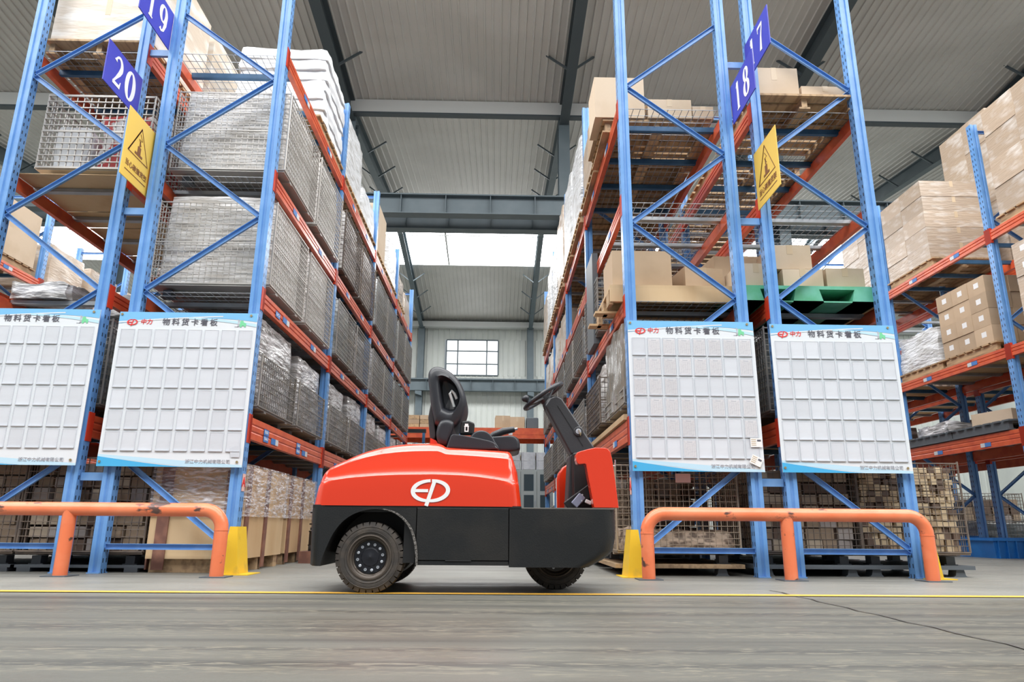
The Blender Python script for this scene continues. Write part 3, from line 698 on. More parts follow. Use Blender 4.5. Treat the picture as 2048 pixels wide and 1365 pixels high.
# dark cages further in and under rack twenty
GF = 'wire cages on the floor'
for i, (x, y, lab) in enumerate([(-3.15, RY0 + .62, 'brown wire cage behind the west foot of rack nineteen'),
                                (-4.12, RY0 + .62, 'front brown wire cage on the floor under rack twenty'),
                                (-5.2, RY0 + 1.0, 'brown wire cage on the floor beyond rack twenty'),
                                (-3.7, RY0 + 1.78, 'second-row brown wire cage on the floor under rack twenty')]):
    cage((x, y, .05), .95, 1.02, .80, lab, GF, WIREB, .055)
    heap((x, y, .155), .88, .93, .66, 'brown packaged goods inside the ' + lab.replace('brown ', '').split(',')[0], [BR1, BR2, BR1, BR4, BR3], 'goods in the floor cages', (.13, .15, .085), i)
    m = MB(); m.box(-.5, .5, -.5, .5, .03, .05); [m.box(s_ * .4 - .05, s_ * .4 + .05, -.5, .5, 0, .03) for s_ in (-1, 1)]
    tag(m.build('low_pallet', GREYPL, None, loc=(x, y, 0)), 'low grey pallet under the ' + lab.replace('brown ', '').split(',')[0], 'pallet', 'low grey pallets')
# ---- rack twenty
for p in range(2):
    for k in range(3):
        z = DK[('L', 0)]
        cage((XC20, by(k, p), z), 1.0, 1.0, .8, 'dark wire cage on the lowest shelf of rack twenty, %s of %s' % (POSN[p], BAYN[k]), 'wire cages in rack twenty', WIRE)
        bundle((XC20, by(k, p), z + .105), .92, .92, .66, 'dark load inside the cage on the lowest shelf of rack twenty, %s of %s' % (POSN[p], BAYN[k]), BUNDG, 'wrapped loads in rack twenty', .02, k)
z = DK[('L', 2)] + .01
for i, (k, p) in enumerate(((0, 0), (0, 1))):
    cage((XC20 + .07, by(k, p) + .03, z), .95, 1.0, .82, ['pale wire cage with red and white goods on the third shelf of rack twenty', 'pale wire cage behind the one with red goods, third shelf of rack twenty'][i], 'wire cages in rack twenty', WIREL, .062, .009)
bundle((XC20 + .24, by(0, 0) + .06, z + .105), .48, .75, .62, 'red and white goods inside the pale cage on the third shelf of rack twenty', REDLOAD, 'wrapped loads in rack twenty', .05, 2)
bundle((XC20 - .19, by(0, 0) - .18, z + .105), .32, .4, .45, 'white plastic bag inside the pale cage on the third shelf of rack twenty', SACK, 'wrapped loads in rack twenty', .05, 1, name='white_sack', cat='sack')
bundle((XC20 + .07, by(0, 1), z + .105), .86, .9, .6, 'pale load inside the rear cage on the third shelf of rack twenty', BUNDL, 'wrapped loads in rack twenty', .03, 1)
z = DK[('L', 3)]
for p, lab in ((0, 'nearer'), (1, 'farther')):
    pallet((XC20, by(0, p), z), 'wooden pallet on the top shelf of rack twenty, %s of two' % lab, .95, .9)
    for i in range(2):
        carton((XC20, by(0, p), z + .13 + i * .52), .96, 1.02, .52, 'large pale wrapped carton on the top shelf of rack twenty, %s stack, %s' % (lab, ['lower', 'upper'][i]), 'big cartons on rack twenty', CARDB)
z = DK[('L', 1)]
for i, (x, y) in enumerate(((-3.95, 6.0), (-3.5, 6.5), (-3.8, 7.2))):
    bundle((x, y, z), .5, .45, .16 + .05 * i, 'folded grey sack lying on the second shelf of rack twenty, %s' % ['nearest', 'middle one', 'farthest'][i], BUND, 'grey sacks', .05, i, name='grey_sack', cat='sack')
for k in (1, 2, 3):
    for p in range(2):
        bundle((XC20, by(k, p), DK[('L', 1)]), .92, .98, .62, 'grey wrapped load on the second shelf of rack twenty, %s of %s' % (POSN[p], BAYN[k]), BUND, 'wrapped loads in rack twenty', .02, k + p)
        bundle((XC20, by(k, p), DK[('L', 2)]), .92, .98, .70, 'pale wrapped load on the third shelf of rack twenty, %s of %s' % (POSN[p], BAYN[k]), BUNDL, 'wrapped loads in rack twenty', .02, k)
# ---- rack 21
for i, y in enumerate((11.2, 12.3, 13.6, 14.7)):  # deep loads added to block the skylight behind them
    for zz, nm in ((EZ[2] + .17, 'top'), (EZ[1] + .17, 'middle'), (EZ[0] + .21, 'lowest')):
        bundle((-7.7, y, zz), .93, .94, .70, 'added wrapped load deep on the %s shelf of the far west rack, %s of four' % (nm, ORD[i]), CARDW if nm != 'lowest' else BUND, 'added deep loads of the far west rack', .02, i)
z = EZ[2] + .17
for i, y in enumerate((6.35, 7.42, 8.75, 9.85)):
    pallet((-7.7, y, z), 'wooden pallet on the top shelf of the far west rack, %s' % ORD[i], .95, .85)
    for j in range(2 if i != 1 else 3):
        carton((-7.7, y, z + .13 + j * .42), .95, .98, .42, 'wrapped carton, %s stack on top of the far west rack, layer %s' % (ORD[i], ['one', 'two', 'three'][j]), 'cartons on the far west rack', CARDL if i % 2 else CARD)
z = EZ[1] + .17
for i, y in enumerate((6.35, 7.42, 8.75, 9.85)):
    pallet((-7.7, y, z), 'wooden pallet on the middle shelf of the far west rack, %s' % ORD[i], .95, .85)
    carton((-7.7, y, z + .13), .95, .98, .55, 'carton on the middle shelf of the far west rack, %s' % ORD[i], 'cartons on the far west rack', CARD)

# ---- rack eighteen, aisle side
z = DK[('R', 3)]
pallet((1.50, by(0, 0) + .19, z), 'wooden pallet at the front of the top shelf of rack eighteen', 1.05, .62)
zb = z + .13
carton((1.14, by(0, 0) - .02, zb), .48, .42, .44, 'tall pale carton at the front corner of the top shelf of rack eighteen', 'cartons on rack eighteen', CARDL)
carton((1.62, by(0, 0) - .03, zb), .42, .42, .20, 'low pale carton beside the tall one on the top shelf of rack eighteen', 'cartons on rack eighteen', CARDL)
carton((1.94, by(0, 0) - .03, zb), .20, .42, .13, 'small carton at the inner end of the top shelf of rack eighteen', 'cartons on rack eighteen', CARDL)
carton((1.17, by(0, 0) + .40, zb), .46, .42, .36, 'pale carton behind the corner carton on the top shelf of rack eighteen', 'cartons on rack eighteen', CARD)
for i, (k, p) in enumerate(((0, 1), (1, 0), (1, 1), (2, 0), (2, 1), (3, 0), (3, 1))):
    pallet((1.50, by(k, p), z), 'wooden pallet on the top shelf of rack eighteen, %s of %s' % (POSN[p], BAYN[k]), 1.02, .9)
    hh = (.62, 1.12, 1.22, 1.30, 1.15, 1.2, 1.0)[i]
    bundle((1.50, by(k, p), zb), .98, 1.04, hh, 'tall white-wrapped load on the top shelf of rack eighteen, %s of %s' % (POSN[p], BAYN[k]), BAGW if i % 3 else CARDW, 'white-wrapped loads on rack eighteen', .025, i)
    if k > 0:
        z2 = DK[('R', 2)]
        if k > 1:
            bundle((1.50, by(k, p), z2), .9, .95, .6, 'wrapped load on the third shelf of rack eighteen, %s of %s' % (POSN[p], BAYN[k]), CARDW, 'wrapped loads on rack eighteen', .02, i)
pallet((1.55, by(1, 0), DK[('R', 2)]), 'wooden pallet lying empty on the third shelf of rack eighteen, second bay', .95, .85)
z = DK[('R', 1)]
# open wooden crate frame that sticks out over the aisle, with a big carton on it
t = thing('wooden_crate', (1.46, by(0, 0) - .10, z), 0, 'open pale wood crate frame jutting over the aisle on the second shelf of rack eighteen', 'crate')
m = MB(); m.box(-.52, .52, -.45, .45, .12, .15); m.build('top_board', WOODP, t)
m = MB(); m.box(-.52, .52, -.45, -.415, .0, .12); m.build('side_board', WOODP, t)
m = MB(); [m.box(-.52, -.485, y - .07, y + .07, .0, .12) for y in (-.3, 0, .3)]; m.build('block', WOOD, t)
m = MB(); [m.box(-.60, .50, y - .06, y + .06, 0, .02) for y in (-.05, .35)]; m.build('bottom_board', WOODP, t)
carton((1.25, by(0, 0) - .15, z + .151), .52, .5, .37, 'big plain carton standing on the open wood crate of rack eighteen', 'cartons on rack eighteen', CARD, tape=False)
carton((1.80, by(0, 0) - .05, z + .151), .36, .45, .27, 'crumpled open carton beside the big plain one on rack eighteen', 'cartons on rack eighteen', CARD, rz=.15)
cage((1.5, by(0, 1), z), .98, 1.0, .64, 'dark wire cage on the second shelf of rack eighteen, far half of bay one', 'wire cages in rack eighteen', WIRE)
tag(MB().box(-.03, .03, -.25, .25, 0, 1.0).build('steel_panel', GREYPL, None, loc=(1.02, by(0, 1) - .05, z)), 'tall dark steel panel on edge at the aisle side of rack eighteen', 'panel')
for k in (1, 2, 3):
    for p in range(2):
        for li, mm in ((1, BUNDG), (0, BUND)):
            if li == 1 or k > 0:
                zz = DK[('R', li)]; nm = 'second' if li else 'lowest'
                cage((1.5, by(k, p), zz), .98, 1.0, .6, 'wire cage on the %s shelf of rack eighteen, %s of %s' % (nm, POSN[p], BAYN[k]), 'wire cages in rack eighteen', WIRE)
                bundle((1.5, by(k, p), zz + .105), .9, .92, .46 + .12 * p, 'wrapped load in the cage on the %s shelf of rack eighteen, %s of %s' % (nm, POSN[p], BAYN[k]), mm, 'wrapped loads on rack eighteen', .02, k + p)
z = DK[('R', 0)]
m = MB(); m.box(-.5, .5, -1.1, 1.1, 0, .045); tag(m.build('wooden_board', WOODP, None, loc=(1.52, RY0 + 1.2, z + .002)), 'pale plank lying along the lowest shelf of rack eighteen, under the grey load', 'board')
cage((1.52, by(0, 0), z + .048), .96, 1.0, .22, 'low wire tray under the tall film-wrapped load, lowest shelf of rack eighteen', 'wire cages in rack eighteen', WIRE)
bundle((1.50, by(0, 0), z + .152), .93, .98, .69, 'tall brown-grey load in shiny film at the front of rack eighteen, lowest shelf', mat('brown_grey_film', (.25, .22, .18), .16, col2=(.42, .41, .42), vs=5, lo=.55, hi=.7, stretch=(1, 1, .5), bump=.65, bs=3.5, bstretch=(3.5, 3.5, .9), spec=.8), 'wrapped loads on rack eighteen', .03, 2)
cage((1.50, by(0, 1), z + .048), .98, 1.0, .55, 'dark folded wire cage beside the film-wrapped load, lowest shelf of rack eighteen', 'wire cages in rack eighteen', WIREB)
bundle((1.50, by(0, 1), z + .152), .8, .85, .62, 'pale sack load inside the dark cage, lowest shelf of rack eighteen', BUNDL, 'wrapped loads on rack eighteen', .04, 2)
# ---- rack seventeen
z = DK[('R', 3)]
pallet((2.74, by(0, 0) - .15, z), 'wooden pallet at the front of the top shelf of rack seventeen', 1.0, .8)
carton((2.52, by(0, 0) - .36, z + .13), .44, .40, .34, 'tall pale carton on the top shelf of rack seventeen', 'cartons on rack seventeen', CARDL)
carton((2.98, by(0, 0) - .34, z + .13), .44, .45, .15, 'low wide pale carton on the top shelf of rack seventeen', 'cartons on rack seventeen', CARDL)
for i, (k, p) in enumerate(((0, 1), (1, 0), (1, 1), (2, 0))):
    pallet((2.74, by(k, p), z), 'wooden pallet on the top shelf of rack seventeen, %s of %s' % (POSN[p], BAYN[k]), 1.0, .9)
z = DK[('R', 1)]
t = thing('plastic_pallet', (2.60, by(0, 0) - .12, z), 0, 'green plastic pallet under cartons on the second shelf of rack seventeen', 'pallet')
m = MB(); m.box(-.60, .60, -.48, .48, .115, .145); m.build('top_deck', GREENP, t)
for x in (-.5, 0, .5): m = MB(); m.prism([(x - .13, 0), (x + .13, 0), (x + .10, .115), (x - .10, .115)], -.48, .48); m.build('block', GREENP, t)
m = MB(); m.box(-.60, .60, -.48, .48, 0, .012); m.build('bottom_deck', GREENP, t)
zb = z + .147; Y_ = by(0, 0)
for x, yy, w_, l_, h_, dz, rz_, lab in ((2.20, -.36, .30, .34, .22, 0, .03, 'pale carton at the west end of the green pallet'), (2.62, -.34, .34, .36, .18, 0, -.05, 'white-labelled carton in the middle of the green pallet'),
                              (2.99, -.33, .33, .34, .20, 0, 0, 'plain pale carton at the east end of the green pallet'), (2.15, .1, .36, .36, .46, 0, .1, 'crumpled tall carton behind the west end of the green pallet'),
                              (2.55, -.30, .36, .34, .22, .20, -.06, 'upper carton with torn tape on the green pallet'), (2.30, .12, .34, .34, .48, 0, 0, 'pale carton behind the upright of rack seventeen')):
    carton((x, Y_ + yy, zb + dz), w_, l_, h_, lab, 'cartons on the green pallet', CARDL if h_ < .3 else CARD, rz=rz_)
bundle((2.46, by(0, 1), z), .62, .9, .60, 'white-wrapped load behind the green pallet of rack seventeen', BAGW, 'wrapped loads in rack seventeen', .03, 1)
cage((3.0, by(0, 1), z), .45, .9, .72, 'narrow grey wire cage behind the pale cartons of rack seventeen', 'wire cages in rack seventeen', WIRE, .05)
for p in range(2):
    for k in range(3):
        zz = DK[('R', 0)]
        cage((XC17, by(k, p), zz), 1.0, 1.0, .8, 'dark wire cage on the lowest shelf of rack seventeen, %s of %s' % (POSN[p], BAYN[k]), 'wire cages in rack seventeen', WIRE)
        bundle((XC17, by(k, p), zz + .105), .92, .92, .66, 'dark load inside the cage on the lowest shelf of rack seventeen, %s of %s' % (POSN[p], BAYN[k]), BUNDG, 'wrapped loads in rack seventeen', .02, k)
        if k: bundle((XC17, by(k, p), DK[('R', 1)]), .9, .95, .6, 'white-wrapped load on the second shelf of rack seventeen, %s of %s' % (POSN[p], BAYN[k]), BAGW, 'wrapped loads in rack seventeen', .03, k + p)
# ---- floor cages under racks seventeen and eighteen
for i, (x, y, w_, h_, lab) in enumerate([(1.42, RY0 + .62, .96, .80, 'front brown wire cage on the floor under rack eighteen'),
                                   (2.44, RY0 + .64, .84, .80, 'brown wire cage between the feet of racks seventeen and eighteen'),
                                   (3.30, RY0 + .66, .84, .84, 'brown wire cage of split wood on the floor, jutting east of rack seventeen'),
                                   (1.45, RY0 + 1.75, .96, .76, 'second-row brown wire cage on the floor under rack eighteen'),
                                   (2.9, RY0 + 1.78, .96, .80, 'second-row brown wire cage on the floor under rack seventeen')]):
    cage((x, y, .085), w_, 1.02, h_ - .05, lab, GF, WIREB if i != 0 else mat('tan_wire', (.34, .27, .20), .6, .2), .048, .0045)
    hh = .14 if i == 0 else .60 if i != 2 else .64
    lab_ = ['crumpled brown paper at the bottom of the ', 'brown packages inside the ', 'split wood pieces inside the ', 'brown goods inside the ', 'stacked goods inside the '][i] + lab.replace('brown ', '').replace('of split wood ', '').split(',')[0]
    if i == 0: bundle((x, y, .19), w_ - .08, .92, hh, lab_, BROWNB, 'goods in the floor cages', .05, i)
    else: heap((x, y, .19), w_ - .07, .94, hh + .02, lab_, [SP1, SP1, SP2, BR3] if i == 2 else [BR1, BR2, BR1, BR4, BR3], 'goods in the floor cages', (.06, .12, .045) if i == 2 else (.12, .15, .085), i)
    t = thing('low_pallet', (x, y, 0), 0, 'low grey pallet under the ' + lab.replace('brown ', '').split(',')[0], 'pallet', 'low grey pallets')
    m = MB(); m.box(-w_ / 2 - .02, w_ / 2 + .02, -.51, .51, .055, .085); m.build('deck', WOOD if i == 0 else GREYPL, t)
    for s_ in (-1, 1):
        m = MB(); [m.prism([(s_ * .33 - .055, 0), (s_ * .33 + .055, 0), (s_ * .33 + .04, .012), (s_ * .33 + .03, .055), (s_ * .33 - .03, .055), (s_ * .33 - .04, .012)], yy - .05, yy + .05) for yy in (-.44, .44)]; m.build('foot', GREYPL, t)
t = thing('paper_tag', (0, 0, 0), 0, 'small paper tag tied to the wire cage under rack eighteen', 'tag')
m = MB(); m.box(1.41, 1.53, RY0 + .085, RY0 + .088, .70, .77); m.build('paper', PINK, t)

# ---- rack sixteen and 15 : wrapped cartons on pallets
def stack(x, y, z, nx, ny, nl, w_, l_, h_, where, m=CARD, lab=False, lvl=('lowest', 'second', 'third', 'fourth', 'fifth', 'sixth', 'seventh')):
    pallet((x, y, z), 'wooden pallet under the ' + where, nx * w_ / 1.0 + .02, ny * l_ / 1.2 + .02)
    for k in range(nl):
        for i in range(nx):
            for j in range(ny):
                dx = .006 * math.sin(k * 3 + i * 2 + j); 
                carton((x + (i - (nx - 1) / 2) * (w_ + .002) + dx, y + (j - (ny - 1) / 2) * (l_ + .002) + dx, z + .127 + k * (h_ + .002)), w_, l_, h_,
                       'carton in the %s layer of the %s' % (lvl[k], where), where, m, lab=lab, tape=not lab)
E3 = EZ[2] + .165; E2 = EZ[1] + .165; E1 = EZ[0] + .21
stack(6.72, 9.86, E3, 1, 2, 5, .96, .54, .245, 'tan stack beyond the upright on the east rack top', CARDW)
stack(6.72, 7.35, E3, 1, 2, 4, .96, .54, .36, 'large-carton stack before the upright on the east rack top', CARDW)
stack(6.72, 11.2, E3, 2, 2, 5, .48, .54, .25, 'wrapped stack behind the tan stack on the east rack', CARDW)
stack(7.93, 9.9, E3, 1, 2, 5, .96, .56, .50, 'tallest stack at the back of the east racks', CARDW)
stack(7.93, 8.75, E3, 1, 2, 5, .96, .55, .48, 'nearer tall stack at the back of the east racks', CARDW)
stack(6.72, 8.85, E2, 3, 3, 4, .32, .33, .22, 'small labelled stack on the middle shelf of the east rack', CARD, True)
stack(6.72, 7.3, E2, 3, 3, 5, .32, .33, .21, 'nearest small-carton stack on the east rack middle shelf', CARDW, True)
pallet((6.72, 9.95, E2), 'wooden pallet under the white plastic load on the east rack', .98, .85)
bundle((6.72, 9.95, E2 + .13), .95, 1.0, .52, 'crumpled white plastic load on the middle shelf of the east rack', BAGW, 'east rack loads', .04, 1)
pallet((6.68, 8.85, E1), 'dark grey plastic pallet on the lowest shelf of the east rack, first bay', 1.0, .9, PGREY, 'plastic_pallet')
carton((6.6, 8.85, E1 + .13), .5, .6, .17, 'opened carton on the dark pallet of the east rack', 'open cartons', CARDL, rz=.2)
pallet((6.68, 9.95, E1), 'dark grey plastic pallet on the lowest shelf of the east rack, second place', 1.0, .9, PGREY, 'plastic_pallet')
bundle((6.68, 9.95, E1 + .13), .8, .8, .15, 'dark grey folded goods on the dark pallet of the east rack', BUND, 'east rack loads', .05, 1)
for i, (x, y, zz, lv) in enumerate([(7.93, yy, z_, lv) for z_, lv in ((E2, 'middle'), (E1, 'lowest')) for yy in (6.32, 7.43, 8.75, 9.86, 11.15, 12.26)]):
    bundle((x, y, zz), .95, 1.0, .80 if lv == 'middle' else .5, 'dark wrapped load on the %s shelf of the rearmost east rack, %s along' % (lv, ['first', 'second', 'third', 'fourth', 'fifth', 'sixth'][i % 6]), [BUNDG, BROWNB, BUND][i % 3], 'rear loads of the east racks', .02, i)
for i, y in enumerate((12.2,)):
    bundle((6.7, y, E1), .92, 1.0, .5, 'grey load at the far end of the lowest shelf of the east rack', BUND, 'rear loads of the east racks', .02, i)
for i, (x, y) in enumerate(((8.9, 13.2), (9.6, 15.2), (11.5, 14.0))):
    cage((x, y, 0), 1.1, 1.1, 1.0, 'dark wire cage on the floor far east behind the blue bin, %s' % ['nearest', 'farthest', 'easternmost'][i], GF, WIREB, .06)
    heap((x, y, .11), 1.0, 1.0, .8, 'brown goods in the far east cage behind the blue bin, %s' % ['nearest', 'farthest', 'easternmost'][i], [BR1, BR3, BR4], 'goods in the floor cages', (.16, .18, .12), i)
# floor east : blue bins, blue pallets, folded mesh cage
def bin_(loc, w_, l_, h_, label, rz=0, group='blue plastic bins'):
    t = thing('plastic_bin', loc, rz, label, 'bin', group); m = MB(); a, b_ = w_ / 2, l_ / 2; th = .012; tp = .94
    m.loft([[(x * a * s_, y * b_ * s_, z_) for x, y in ((-1, -1), (1, -1), (1, 1), (-1, 1))] for s_, z_ in ((tp, 0), (1, h_), (1 - th / a, h_), (tp - th / a, .01))]); m.build('body', BLUEPL, t)
    m = MB()
    for s_ in (-1, 1): m.box(-a - .015, a + .015, s_ * (b_ + .004) - .012, s_ * (b_ + .004) + .012, h_ - .035, h_); m.box(s_ * (a + .004) - .012, s_ * (a + .004) + .012, -b_, b_, h_ - .035, h_)
    m.build('rim', BLUEPL, t)
    for i in range(9):
        x = -a + w_ * (i + .5) / 9; r_ = MB(); r_.box(x - .008, x + .008, -b_ - .012, -b_ + .03, .0, h_ - .03); r_.build('rib', BLUEPL, t)
    return t
bin_((7.15, 9.9, 0), 1.1, .8, .26, 'long blue plastic bin on the floor at the right edge, below the east rack')
pallet((6.9, 11.4, 0), 'blue plastic pallet on the floor behind the blue bin, lower', 1.0, .9, PBLUE, 'plastic_pallet', sz=1.1, group='blue pallets')
pallet((6.9, 11.4, .14), 'blue plastic pallet on the floor behind the blue bin, upper', 1.0, .9, PBLUE, 'plastic_pallet', sz=1.1, group='blue pallets')
cage((8.0, 11.3, 0), 1.2, 1.0, .5, 'folded grey mesh cage on the floor behind the blue bin', GF, WIRE, .05)
bundle((8.0, 11.3, .105), 1.1, .9, .36, 'dark goods inside the folded mesh cage behind the blue bin', BUNDG, 'goods in the floor cages', .03, 0)
cage((7.0, 14.2, 0), 1.0, 1.0, .85, 'pale wire cage on the floor deep in the east aisle', GF, WIREL, .06)
bundle((7.0, 14.2, .105), .9, .9, .6, 'pale wood pieces inside the cage deep in the east aisle', WOODP, 'goods in the floor cages', .04, 0)

# ------------------------------------------------------------------ far cross racks, cabinet, bales, pallet truck
t = thing('pallet_rack', (0, 18.0, 0), 0, 'orange beam rack standing across the far end of the aisle', 'rack')
UPX = upright_mesh(3.32)
for x in (-3.4, -.93, 1.32, 3.6):
    for y in (0, 1.0): child('upright', UPX, t, (x, y, 0))
    m = MB(); [m.bar((x, 0, z_), (x, 1.0, z_ + .6), .04, .02) for z_ in (.2, .8, 1.4, 2.0, 2.6)]; m.build('brace', BLUE, t)
for z_ in (2.55, 1.25):
    for x0_, x1_ in ((-3.4, -.93), (-.93, 1.32), (1.32, 3.6)):
        for y in (-.04, 1.04):
            if z_ < 2 and x0_ < 1 and x0_ > -1: continue
            m = MB(); m.box(x0_ + .04, x1_ - .04, y - .022, y + .022, z_, z_ + .27 if z_ > 2 else z_ + .2); m.box(x0_ + .04, x1_ - .04, y - .028, y - .02, z_ + .10, z_ + .14); m.build('beam', ORANGE, t)
m = MB(); m.box(-3.4, 3.6, 0, 1.0, 2.80, 2.82); m.build('board_deck', WOODP, t)
m = MB(); m.box(.30, .40, -.07, -.065, 2.64, 2.80); m.build('label_sticker', STW, t)
m = MB(); m.box(-3.3, 1.2, 0, 1.0, 2.10, 2.13); m.build('shelf_board', WOODP, t)
for i in range(3):
    for j in range(4):
        carton((-2.35 + .42 * j - .3, 18.45, 2.83 + i * .115), .40, .5, .11, 'flat crate in the pile on the cross rack at the aisle end', 'flat crates on the cross rack', WOOD if (i + j) % 2 else CARD, tape=False)
for j in range(2): carton((.14 + .40 * j, 18.4, 2.83), .38, .5, .34 - .03 * j, 'brown taped carton on the cross rack, %s of the pair' % ['west', 'east'][j], 'taped cartons on the cross rack', CARD, rz=.05 - .12 * j)
tag(MB().box(-.16, .16, -.2, .2, 0, .30).build('grey_case', GREYPL, None, bevel=.03, loc=(.92, 18.35, 2.83)), 'dark grey rounded case beside the taped cartons on the cross rack', 'case')
for j in range(9):
    carton((-2.6 + .36 * j, 18.4, 2.132), .33, .4, .20 + .06 * (j % 3), 'small carton on the shelf under the orange cross beam', 'cartons under the cross beam', [CARD, CARDL, CARD][j % 3])
for i in range(2):
    for j in range(3):
        b_ = bundle((.42 + .37 * j, 17.75, 1.74 + .215 * i), .35, .4, .21, 'white bale on top of the grey cabinet', BALE, 'white bales on the cabinet', .008, i + j, name='bale', cat='bale', slump=0)
t = thing('metal_cabinet', (.80, 17.75, 0), 0, 'grey metal cabinet with glass doors under the white bales', 'cabinet')
m = MB(); m.box(-.6, .6, -.2, .2, 0, 1.735); m.build('body', CABM, t)
for s_ in (-1, 0, 1):
    m = MB(); m.box(s_ * .4 - .195, s_ * .4 + .195, -.225, -.2, .06, 1.70); d_ = m.build('door', CABM, t)
    for z0 in (.25, .72, 1.22): m = MB(); m.box(s_ * .4 - .12, s_ * .4 + .12, -.23, -.224, z0, z0 + .40); m.build('pane', CGLASS, d_)
    m = MB(); m.box(s_ * .4 + .15, s_ * .4 + .165, -.24, -.225, .85, .98); m.build('handle', SILV, d_)
cage((1.55, 13.6, 0), .9, 1.0, .75, 'low wire cage on the floor beside the grey cabinet', GF, WIREL, .08, .008)
# reach truck mast standing at the end of rack nineteen
t = thing('pallet_stacker', (-1.95, 16.6, 0), 0, 'dark pallet stacker with an upright mast at the far end of rack nineteen', 'stacker')
for s_ in (-1, 1): m = MB(); m.box(s_ * .22 - .03, s_ * .22 + .03, -.05, .05, .05, 2.55); m.build('mast', DBLUE, t)
m = MB(); m.box(-.27, .27, -.06, .06, 2.50, 2.58); m.build('crosshead', BLACKP, t)
m = MB(); m.box(-.3, .3, -.5, -.06, .12, .75); m.build('body', HOOD, t, bevel=.04)
for s_ in (-1, 1): m = MB(); m.box(s_ * .18 - .08, s_ * .18 + .08, .06, 1.1, .05, .10); m.build('fork', BLACKP, t)
m = MB(); m.tube([(-.1, -.2, .075), (.1, -.2, .075)], .075, 16); m.build('wheel', BLACKD, t)
# blue crates in the far part of rack eighteen
for i in range(3):
    bin_((1.55, by(3, 1) + .9, DK[('R', 0)] + 0 + .001) if 0 else (2.0, 15.9 + .0 * i, .0 + .30 * i), .9, .6, .29, 'blue plastic bin in the stack at the far end of racks seventeen and eighteen, %s' % ['bottom', 'middle', 'top'][i])

# ------------------------------------------------------------------ corner guards and tube barriers
def guard(loc, label, flip=1):
    t = thing('corner_guard', loc, 0, label, 'post guard', 'yellow corner guards')
    m = MB(); w_ = .095; h_ = .34
    m.loft([[(-flip * .035, -.075, 0), (flip * w_, -.075, 0), (flip * w_, -.065, 0), (-flip * .025, -.065, 0), (-flip * .03, .14, 0), (-flip * .042, .14, 0)],
            [(-flip * .0, -.06, h_), (flip * w_ * .6, -.06, h_), (flip * w_ * .6, -.05, h_), (flip * .01, -.05, h_), (flip * .01, .12, h_), (-flip * .002, .12, h_)]])
    m.build('shield', YEL, t)
    m = MB(); m.box(-.08, .12, -.10, .18, 0, .006); m.build('base_plate', YEL, t)
guard((XR - .035, RY0 - .055, 0), 'yellow metal guard at the front foot of rack eighteen')
guard((XL + .035, RY0 - .055, 0), 'yellow metal guard at the front foot of rack nineteen', -1)
guard((3.239 + .035, RY0 - .055, 0), 'yellow metal guard at the east foot of rack seventeen', -1)
def barrier(x0, x1, posts, y, label, r=.047, zc=.452, open_left=False):
    t = thing('tube_barrier', ((x0 + x1) / 2, y, 0), 0, label, 'barrier', 'orange tube barriers'); cx = (x0 + x1) / 2; R = .13
    def bend(cxx, sg): return [(cxx + sg * R * math.sin(a), 0, zc - R + R * math.cos(a)) for a in [PI / 2 * k / 8 for k in range(9)]]
    right = bend(x1 - R - cx, 1); left = bend(x0 + R - cx, -1)
    path = [(x0 - cx, 0, .005)] + left[::-1] + right + [(x1 - cx, 0, .005)]
    MB().tube(path, r, 20).build('tube', RAILM, t, smooth=50)
    for px_ in posts: MB().tube([(px_ - cx, 0, .005), (px_ - cx, 0, zc - .01)], r * .98, 20).build('post', RAILM, t, smooth=50)
    for px_ in list(posts) + [x0, x1]: m = MB(); m.box(px_ - cx - .085, px_ - cx + .085, -.085, .085, 0, .007); m.build('base_plate', YEL if 0 else GREYPL, t)
    for px_ in (x0, x1): m = MB(); m.lathe([(r + .002, 0), (r + .002, .006)], (px_ - cx, 0, zc - R - .01), 20, axis='z'); m.build('weld_ring', RAILM, t)
barrier(1.085, 3.115, [2.10], 5.17, 'orange tube barrier in front of racks seventeen and eighteen')
barrier(-5.02, -1.93, [-3.0, -4.0], 5.14, 'orange tube barrier in front of racks nineteen and twenty')

